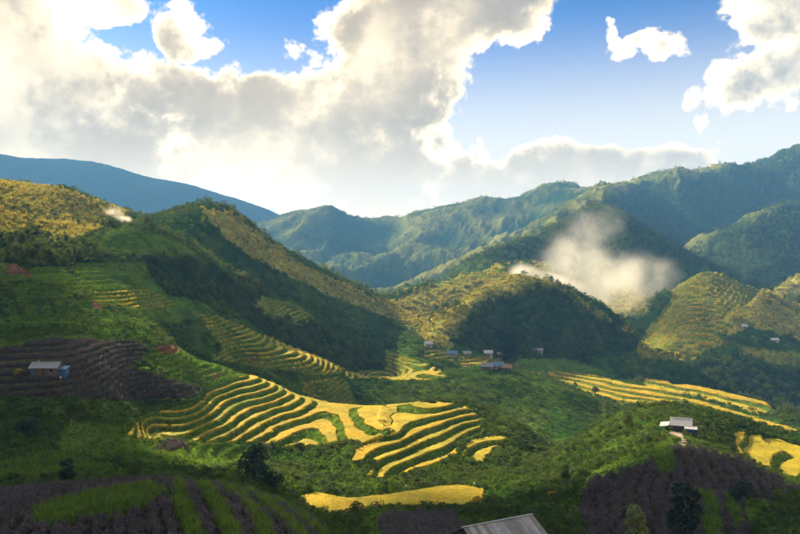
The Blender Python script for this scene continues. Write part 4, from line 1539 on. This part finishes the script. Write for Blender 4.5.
# the plank roof just below the viewpoint
def near_hut():
    zr, d0 = -23.7, 68.0
    p0 = Vector(((463 - CX) / FPX * d0, d0, zr))
    d1 = 71.6
    p1 = Vector(((532 - CX) / FPX * d1, d1, zr))
    L = (p1 - p0).length
    yaw = math.atan2(p1.y - p0.y, p1.x - p0.x)
    mid = (p0 + p1) / 2
    gz = min(ground_z(mid.x, mid.y), zr - 3.2)
    e = link('plank_hut', None)
    e.location = (mid.x, mid.y, gz)
    e.rotation_euler = (0, 0, yaw)
    tag(e, 'small hut with a grey weathered plank roof in the bushes', 'hut')
    H = zr - gz
    run, rise = 2.9, 1.45
    rs = random.Random(3)
    n = 16
    for s in (-1, 1):
        for i in range(n):
            x0 = -L / 2 + L * i / n
            x1 = -L / 2 + L * (i + 1) / n + 0.025
            lift = 0.02 + 0.035 * (i % 2) + rs.uniform(0, 0.015)
            ov = rs.uniform(-0.06, 0.12)
            y1 = s * (run + ov)
            z1 = H - rise * (run + ov) / run
            a = s * 0.02
            V = [(x0, a, H + lift), (x1, a, H + lift), (x1, y1, z1 + lift), (x0, y1, z1 + lift), (x0, a, H + lift + 0.03), (x1, a, H + lift + 0.03), (x1, y1, z1 + lift + 0.03), (x0, y1, z1 + lift + 0.03)]
            part('roof_board', (V, [(0, 3, 2, 1), (4, 5, 6, 7), (0, 1, 5, 4), (1, 2, 6, 5), (2, 3, 7, 6), (3, 0, 4, 7)]), HUT_BOARDS[rs.randrange(3)], e)
    part('ridge_board', bx(-L / 2 - 0.1, L / 2 + 0.1, -0.13, 0.13, H + 0.09, H + 0.13), HUT_BOARDS[0], e)
    for f in (0.93,):
        part('batten', bx(-L / 2 - 0.05, L / 2 + 0.05, -run * f - 0.05, -run * f + 0.05, H - rise * f + 0.11, H - rise * f + 0.15), HUT_BOARDS[1], e)
    wl = H - rise + 0.15
    for y in (-run + 0.5, run - 0.5):
        m = 12
        for i in range(m):
            x0 = -L / 2 + 0.25 + (L - 0.5) * i / m
            part('wall_plank', bx(x0, x0 + (L - 0.5) / m - 0.02, y - 0.03, y + 0.03, -0.6, wl), WOODM, e)
    for x in (-L / 2 + 0.3, L / 2 - 0.3):
        V = [(x - 0.03, -run + 0.54, -0.6), (x + 0.03, -run + 0.54, -0.6), (x + 0.03, run - 0.54, -0.6), (x - 0.03, run - 0.54, -0.6),
             (x - 0.03, -run + 0.54, wl), (x + 0.03, -run + 0.54, wl), (x + 0.03, run - 0.54, wl), (x - 0.03, run - 0.54, wl), (x - 0.03, 0, H - 0.05), (x + 0.03, 0, H - 0.05)]
        part('gable_wall', (V, [(0, 3, 2, 1), (0, 1, 5, 4), (2, 3, 7, 6), (1, 2, 6, 9, 5), (3, 0, 4, 8, 7), (4, 5, 9, 8), (8, 9, 6, 7)]), WOOD_DARK, e)


HUT_BOARDS = [plain('roof board grey', (0.34, 0.34, 0.35), 0.75, 0.5, 2.5), plain('roof board brown grey', (0.25, 0.235, 0.22), 0.8, 0.5, 2.5), plain('roof board pale', (0.42, 0.40, 0.37), 0.75, 0.45, 2.5)]
near_hut()


# farm workers, a few pixels tall among the terraces
def person_mesh(name, bend):
    """one skinned body in a working pose; bend is the lean of the back in degrees"""
    me = bpy.data.meshes.new(name)
    b = radians(bend)
    hip = Vector((0, 0, 0.88))

    def up(l):
        return hip + Vector((0, -sin(b) * l, cos(b) * l))
    chest, neck, head = up(0.42), up(0.56), up(0.72)
    J = {'hip': (hip, 0.15), 'waist': (up(0.2), 0.13), 'chest': (chest, 0.16), 'neck': (neck, 0.06), 'head': (head, 0.11), 'crown': (up(0.82), 0.085)}
    E = [('hip', 'waist'), ('waist', 'chest'), ('chest', 'neck'), ('neck', 'head'), ('head', 'crown')]
    for s, t in ((-1, 'l'), (1, 'r')):
        J['th' + t] = (hip + Vector((0.10 * s, 0, -0.06)), 0.09)
        J['kn' + t] = (Vector((0.12 * s, -0.08 - 0.06 * s, 0.46)), 0.062)
        J['an' + t] = (Vector((0.12 * s, 0.03 * s, 0.08)), 0.045)
        J['ft' + t] = (Vector((0.13 * s, -0.14 + 0.03 * s, 0.03)), 0.035)
        J['sh' + t] = (chest + Vector((0.20 * s, 0, 0.04)), 0.065)
        el = chest + Vector((0.26 * s, -0.10 - 0.1 * (bend > 30), -0.24))
        J['el' + t] = (el, 0.046)
        J['wr' + t] = (el + Vector((-0.04 * s, -0.20, -0.12)), 0.036)
        J['ha' + t] = (el + Vector((-0.05 * s, -0.28, -0.15)), 0.04)
        E += [('hip', 'th' + t), ('th' + t, 'kn' + t), ('kn' + t, 'an' + t), ('an' + t, 'ft' + t), ('chest', 'sh' + t), ('sh' + t, 'el' + t), ('el' + t, 'wr' + t), ('wr' + t, 'ha' + t)]
    names = list(J)
    me.from_pydata([tuple(J[k][0]) for k in names], [(names.index(a), names.index(c)) for a, c in E], [])
    o = bpy.data.objects.new(name, me)
    COL.objects.link(o)
    sk = o.modifiers.new('skin', 'SKIN')
    for i, k in enumerate(names):
        r = J[k][1]
        me.skin_vertices[0].data[i].radius = (r, r)
        me.skin_vertices[0].data[i].use_root = (k == 'hip')
    sb = o.modifiers.new('smooth', 'SUBSURF')
    sb.levels = sb.render_levels = 1
    dg = bpy.context.evaluated_depsgraph_get()
    out = bpy.data.meshes.new_from_object(o.evaluated_get(dg))
    out.name = name
    bpy.data.objects.remove(o)
    for m in (SHIRT, TROUSERS, SKIN, HAIR):
        out.materials.append(m)
    hv = head
    for p in out.polygons:
        c = p.center
        p.use_smooth = True
        if (c - hv).length < 0.17:
            p.material_index = 3 if (c - hv).dot(Vector((0, 0.8, 0.6))) > 0.02 else 2
        elif c.z < 0.86:
            far_arm = (c - J['har'][0]).length < 0.14 or (c - J['hal'][0]).length < 0.14
            p.material_index = 2 if far_arm else 1
    return out


SHIRT, TROUSERS = WHITE, plain('dark trousers', (0.03, 0.035, 0.06), 0.9)
SKIN, HAIR = plain('skin', (0.42, 0.24, 0.15), 0.6, 0.1), plain('black hair', (0.015, 0.013, 0.012), 0.6, 0.1)
stand, stoop = person_mesh('person', 8), person_mesh('person', 48)
for px, row, me, yaw, lab in [
 (405, 491, stand, 0.4, 'person in white shirt standing behind the lowest yellow paddy'),
 (473, 489, stand, 2.4, 'person in white shirt at the bushy end of the lowest paddy'),
 (419, 436, stoop, -0.8, 'person in white shirt stooping on a middle terrace of the spur'),
 (442, 462, stoop, 1.9, 'person in white shirt stooping on the bottom broad terrace of the spur'),
 (457, 411, stoop, 0.9, 'person in white shirt working on the topmost terrace of the spur'),
 (476, 413, stand, -2.0, 'person in white shirt standing at the grassy edge of the spur top'),
]:
    g = ground_at(px, row, 120)
    o = link('person', me)
    o.location = (g.x, g.y, g.z + 0.12)
    o.rotation_euler = (0, 0, yaw)
    o.scale = (0.98,) * 3
    tag(o, lab, 'person', 'farm workers on the terraces')

# poles in the dark field
for px, row, h, lab in [(133, 418, 3.0, 'thin pale pole standing in grass near the terrace ends'), (124, 432, 2.4, 'short leaning pole below the pale pole'), (70, 428, 2.2, 'thin pole at the field edge below the dark crops')]:
    g = ground_at(px, row, 140)
    o = link('wooden_pole', mesh_py('wooden_pole', *tube([(0, 0, -0.4), (0.05, 0, h * 0.5), (0.02, 0.02, h)], [0.075, 0.06, 0.045], 7), WALL_PALE, True))
    o.location = g
    tag(o, lab, 'pole')

# plants that stand out singly
PALE_LEAF = leaf_material('pale sapling leaves', (0.12, 0.17, 0.06), (0.30, 0.34, 0.14), 0.4)
YELLOW_LEAF = leaf_material('yellow shrub leaves', (0.34, 0.26, 0.02), (0.55, 0.40, 0.03), 0.4)
DARKTREE_LEAF = leaf_material('dark tree leaves', (0.008, 0.024, 0.014), (0.022, 0.045, 0.02), 0.15)


def recolor(lib, mat):
    c = lib[0].copy()
    c.materials.clear()
    c.materials.append(mat)
    return (c, lib[1])


def single(px, row, lib, size, label, name, cat, wide=1.0, dmin=60):
    g = ground_at(px, row, dmin)
    return plant(name, lib, g, size, random.Random(int(px)).random() * 6, label, cat, None, wide)


single(252, 484, recolor(BIG_LIB[0], DARKTREE_LEAF), 8.5, 'tall dark round tree alone on the slope above the near mound', 'dark_tree', 'tree', 1.15, 130)
single(272, 492, recolor(BIG_LIB[1], DARKTREE_LEAF), 4.5, 'smaller dark tree just downhill of the tall dark round tree', 'dark_tree', 'tree', 1.3, 130)
single(66, 486, recolor(BIG_LIB[2], DARKTREE_LEAF), 5.0, 'narrow dark tree above the bright grass patch', 'dark_tree', 'tree', 1.2, 120)
single(24, 440, recolor(BIG_LIB[3], DARKTREE_LEAF), 4.5, 'dark bushy tree under the dark crop field edge', 'dark_tree', 'tree', 1.6, 150)
single(684, 540, recolor(BIG_LIB[2], DARKTREE_LEAF), 8.5, 'tall dark narrow tree rising from the purple crop hill', 'dark_tree', 'tree', 1.2, 80)
single(740, 505, recolor(BIG_LIB[1], DARKTREE_LEAF), 4.0, 'dark bushy tree at the lower edge of the purple crop hill', 'dark_tree', 'tree', 1.6, 110)
single(635, 560, recolor(BIG_LIB[2], PALE_LEAF), 6.5, 'pale-leaved slender sapling below the purple crop hill', 'sapling', 'tree', 0.9, 60)
single(476, 506, recolor(BUSH_LIB[0], YELLOW_LEAF), 2.6, 'bright yellow shrub at the end of the lowest paddy', 'yellow_shrub', 'shrub', 1.2, 130)
single(477, 516, recolor(BUSH_LIB[1], YELLOW_LEAF), 1.7, 'small yellow shrub downhill of the bright yellow shrub', 'yellow_shrub', 'shrub', 1.0, 120)
single(512, 507, recolor(BUSH_LIB[2], GRASS_LEAF), 2.8, 'yellow-green bush behind the plank-roofed hut', 'green_bush', 'shrub', 1.1, 110)
single(552, 497, recolor(BUSH_LIB[3], YELLOW_LEAF), 1.5, 'dull yellow shrub among the green bushes above the hut', 'yellow_shrub', 'shrub', 1.6, 110)
single(18, 376, recolor(BUSH_LIB[3], YELLOW_LEAF), 2.6, 'yellowish shrub at the blue end of the low house', 'yellow_shrub', 'shrub', 1.1, 150)
single(145, 374, recolor(BUSH_LIB[1], GRASS_LEAF), 3.2, 'bright green bush above the dark crop rows', 'green_bush', 'shrub', 1.3, 180)
single(158, 373, recolor(BUSH_LIB[2], GRASS_LEAF), 2.8, 'lower bright green bush next to another above the dark crop rows', 'green_bush', 'shrub', 1.4, 180)

# ------------------------------------------------------------------ air
def box_object(name, lo, hi, mat):
    x0, y0, z0 = lo
    x1, y1, z1 = hi
    V = [(x0, y0, z0), (x1, y0, z0), (x1, y1, z0), (x0, y1, z0), (x0, y0, z1), (x1, y0, z1), (x1, y1, z1), (x0, y1, z1)]
    F = [(0, 3, 2, 1), (4, 5, 6, 7), (0, 1, 5, 4), (1, 2, 6, 5), (2, 3, 7, 6), (3, 0, 4, 7)]
    me = bpy.data.meshes.new(name)
    me.from_pydata(V, [], F)
    me.materials.append(mat)
    return link(name, me)


def volume_mat(name):
    m = bpy.data.materials.new(name)
    m.use_nodes = True
    n = NT(m.node_tree)
    n.n.remove(n.n['Principled BSDF'])
    pv = n.node('ShaderNodeVolumePrincipled')
    n.link(pv.outputs[0], n.n['Material Output'].inputs['Volume'])
    return m, n, pv


m, n, pv = volume_mat('valley haze')
pv.inputs['Color'].default_value = (0.17, 0.46, 0.95, 1)
pv.inputs['Density'].default_value = HAZE_DENSITY
pv.inputs['Anisotropy'].default_value = 0.1
zmin, zmax = float(ZZ.min()) - 1.0, float(ZZ.max()) + 40
hz = box_object('haze', (-12000, -60, zmin), (5300, 6400, zmax), m)
tag(hz, 'thin blue haze filling the valley air', 'haze', kind='stuff')


def smoke_object(name, lo, hi, blobs, dens, label, scale, col):
    """a drifting cloud of smoke: soft lumps broken up by noise, thinning out to nothing inside its box"""
    m, n, pv = volume_mat(name)
    geo = n.node('ShaderNodeNewGeometry')
    P = geo.outputs['Position']
    wn = n.node('ShaderNodeTexNoise')
    n.link(P, wn.inputs['Vector'])
    wn.inputs['Scale'].default_value = scale * 0.6
    wn.inputs['Detail'].default_value = 2.0
    Pw = n.vmath('ADD', P, n.vscale(n.vmath('SUBTRACT', wn.outputs['Color'], (0.5, 0.5, 0.5)), 0.9 / scale))
    tot = None
    for c, r, a in blobs:
        q = n.vmath('MULTIPLY', n.vmath('SUBTRACT', Pw, c), tuple(1.0 / x for x in r))
        f = n.math('MULTIPLY', n.smooth(n.vmath('LENGTH', q), 1.0, 0.0), a)
        tot = f if tot is None else n.math('MAXIMUM', tot, f)
    nz = n.math('MULTIPLY', n.smooth(n.noise(P, scale, 5, 0.65), 0.28, 0.72), n.smooth(n.noise(P, scale * 0.45, 2, 0.5), 0.2, 0.6))
    n.link(n.math('MULTIPLY', n.math('MULTIPLY', tot, nz), dens), pv.inputs['Density'])
    pv.inputs['Color'].default_value = col
    pv.inputs['Anisotropy'].default_value = 0.5
    o = box_object(name, lo, hi, m)
    return tag(o, label, 'smoke', kind='stuff')


def at(px, row, d):
    return ((px - CX) / FPX * d, d, (CY - row) / FPX * d)


SD = 830.0
blobs = [(at(585, 262, SD), (58, 42, 44), 0.9), (at(612, 280, SD), (72, 42, 48), 0.9), (at(632, 305, SD - 12), (52, 40, 36), 0.8), (at(565, 283, SD), (60, 36, 22), 0.75),
         (at(592, 236, SD), (38, 34, 36), 0.55), (at(528, 273, SD + 40), (24, 22, 13), 2.0), (at(650, 285, SD), (46, 36, 40), 0.5), (at(600, 300, SD - 20), (75, 36, 30), 0.45), (at(655, 322, SD - 30), (40, 34, 26), 0.4), (at(605, 222, SD + 10), (30, 30, 26), 0.3)]
smoke_object('smoke', (*[v - 1 for v in at(470, 350, SD - 90)[:1]], SD - 90, at(0, 360, SD)[2]), (at(730, 0, SD + 80)[0], SD + 80, at(0, 175, SD)[2]), blobs, 0.075,
             'pale sunlit smoke drifting up from the hills behind the knoll', 0.028, (1.0, 0.975, 0.93, 1))
blobs = [(at(122, 218, 520), (9, 8, 4), 1.0), (at(112, 212, 522), (8, 7, 5), 0.6)]
smoke_object('smoke_wisp', (at(122, 0, 520)[0] - 32, 500, at(0, 232, 520)[2]), (at(122, 0, 520)[0] + 24, 545, at(0, 200, 520)[2]), blobs, 0.2,
             'small white smoke wisp on the golden ridge behind the grassy knob', 0.12, (1.0, 0.96, 0.9, 1))


# ------------------------------------------------------------------ unseen cloud mesh added on the sun line to shade the near slopes
def shade_cloud():
    m, n, b = new_mat('cloud white')
    b.inputs['Base Color'].default_value = (0.9, 0.9, 0.9, 1)
    b.inputs['Roughness'].default_value = 1.0
    rs = np.random.default_rng(12)
    t = (zmax + 260) / sun_dir.z
    off = sun_dir * t
    bm = bmesh.new()
    for (cx, cy, rx, ry, cnt) in SHADE_LOBES:
        for k in range(cnt):
            a, r = rs.random() * 2 * pi, math.sqrt(rs.random()) * 0.82
            x, y = cx + rx * r * cos(a), cy + ry * r * sin(a)
            s = 30 + 16 * rs.random()
            g = bmesh.ops.create_icosphere(bm, subdivisions=3, radius=s)
            for v in g['verts']:
                q = v.co.normalized()
                bump = 1 + 0.18 * math.sin(5 * q.x + k) * math.cos(4 * q.y - k) + 0.12 * math.sin(9 * q.z + 2 * k)
                v.co = v.co * bump
                v.co.z *= 0.7
                v.co += Vector((x, y, -45)) + off
    me = bpy.data.meshes.new('cloud')
    bm.to_mesh(me)
    bm.free()
    me.materials.append(m)
    for p in me.polygons:
        p.use_smooth = True
    tag(link('cloud', me), 'white cloud mesh added out of view to shade the near slopes', 'cloud', kind='stuff')


SHADE_LOBES = [(-30, 92, 170, 48, 34), (-165, 180, 70, 75, 16), (120, 110, 60, 30, 8)]  # outlines set by the shadow wanted on the near ground
shade_cloud()
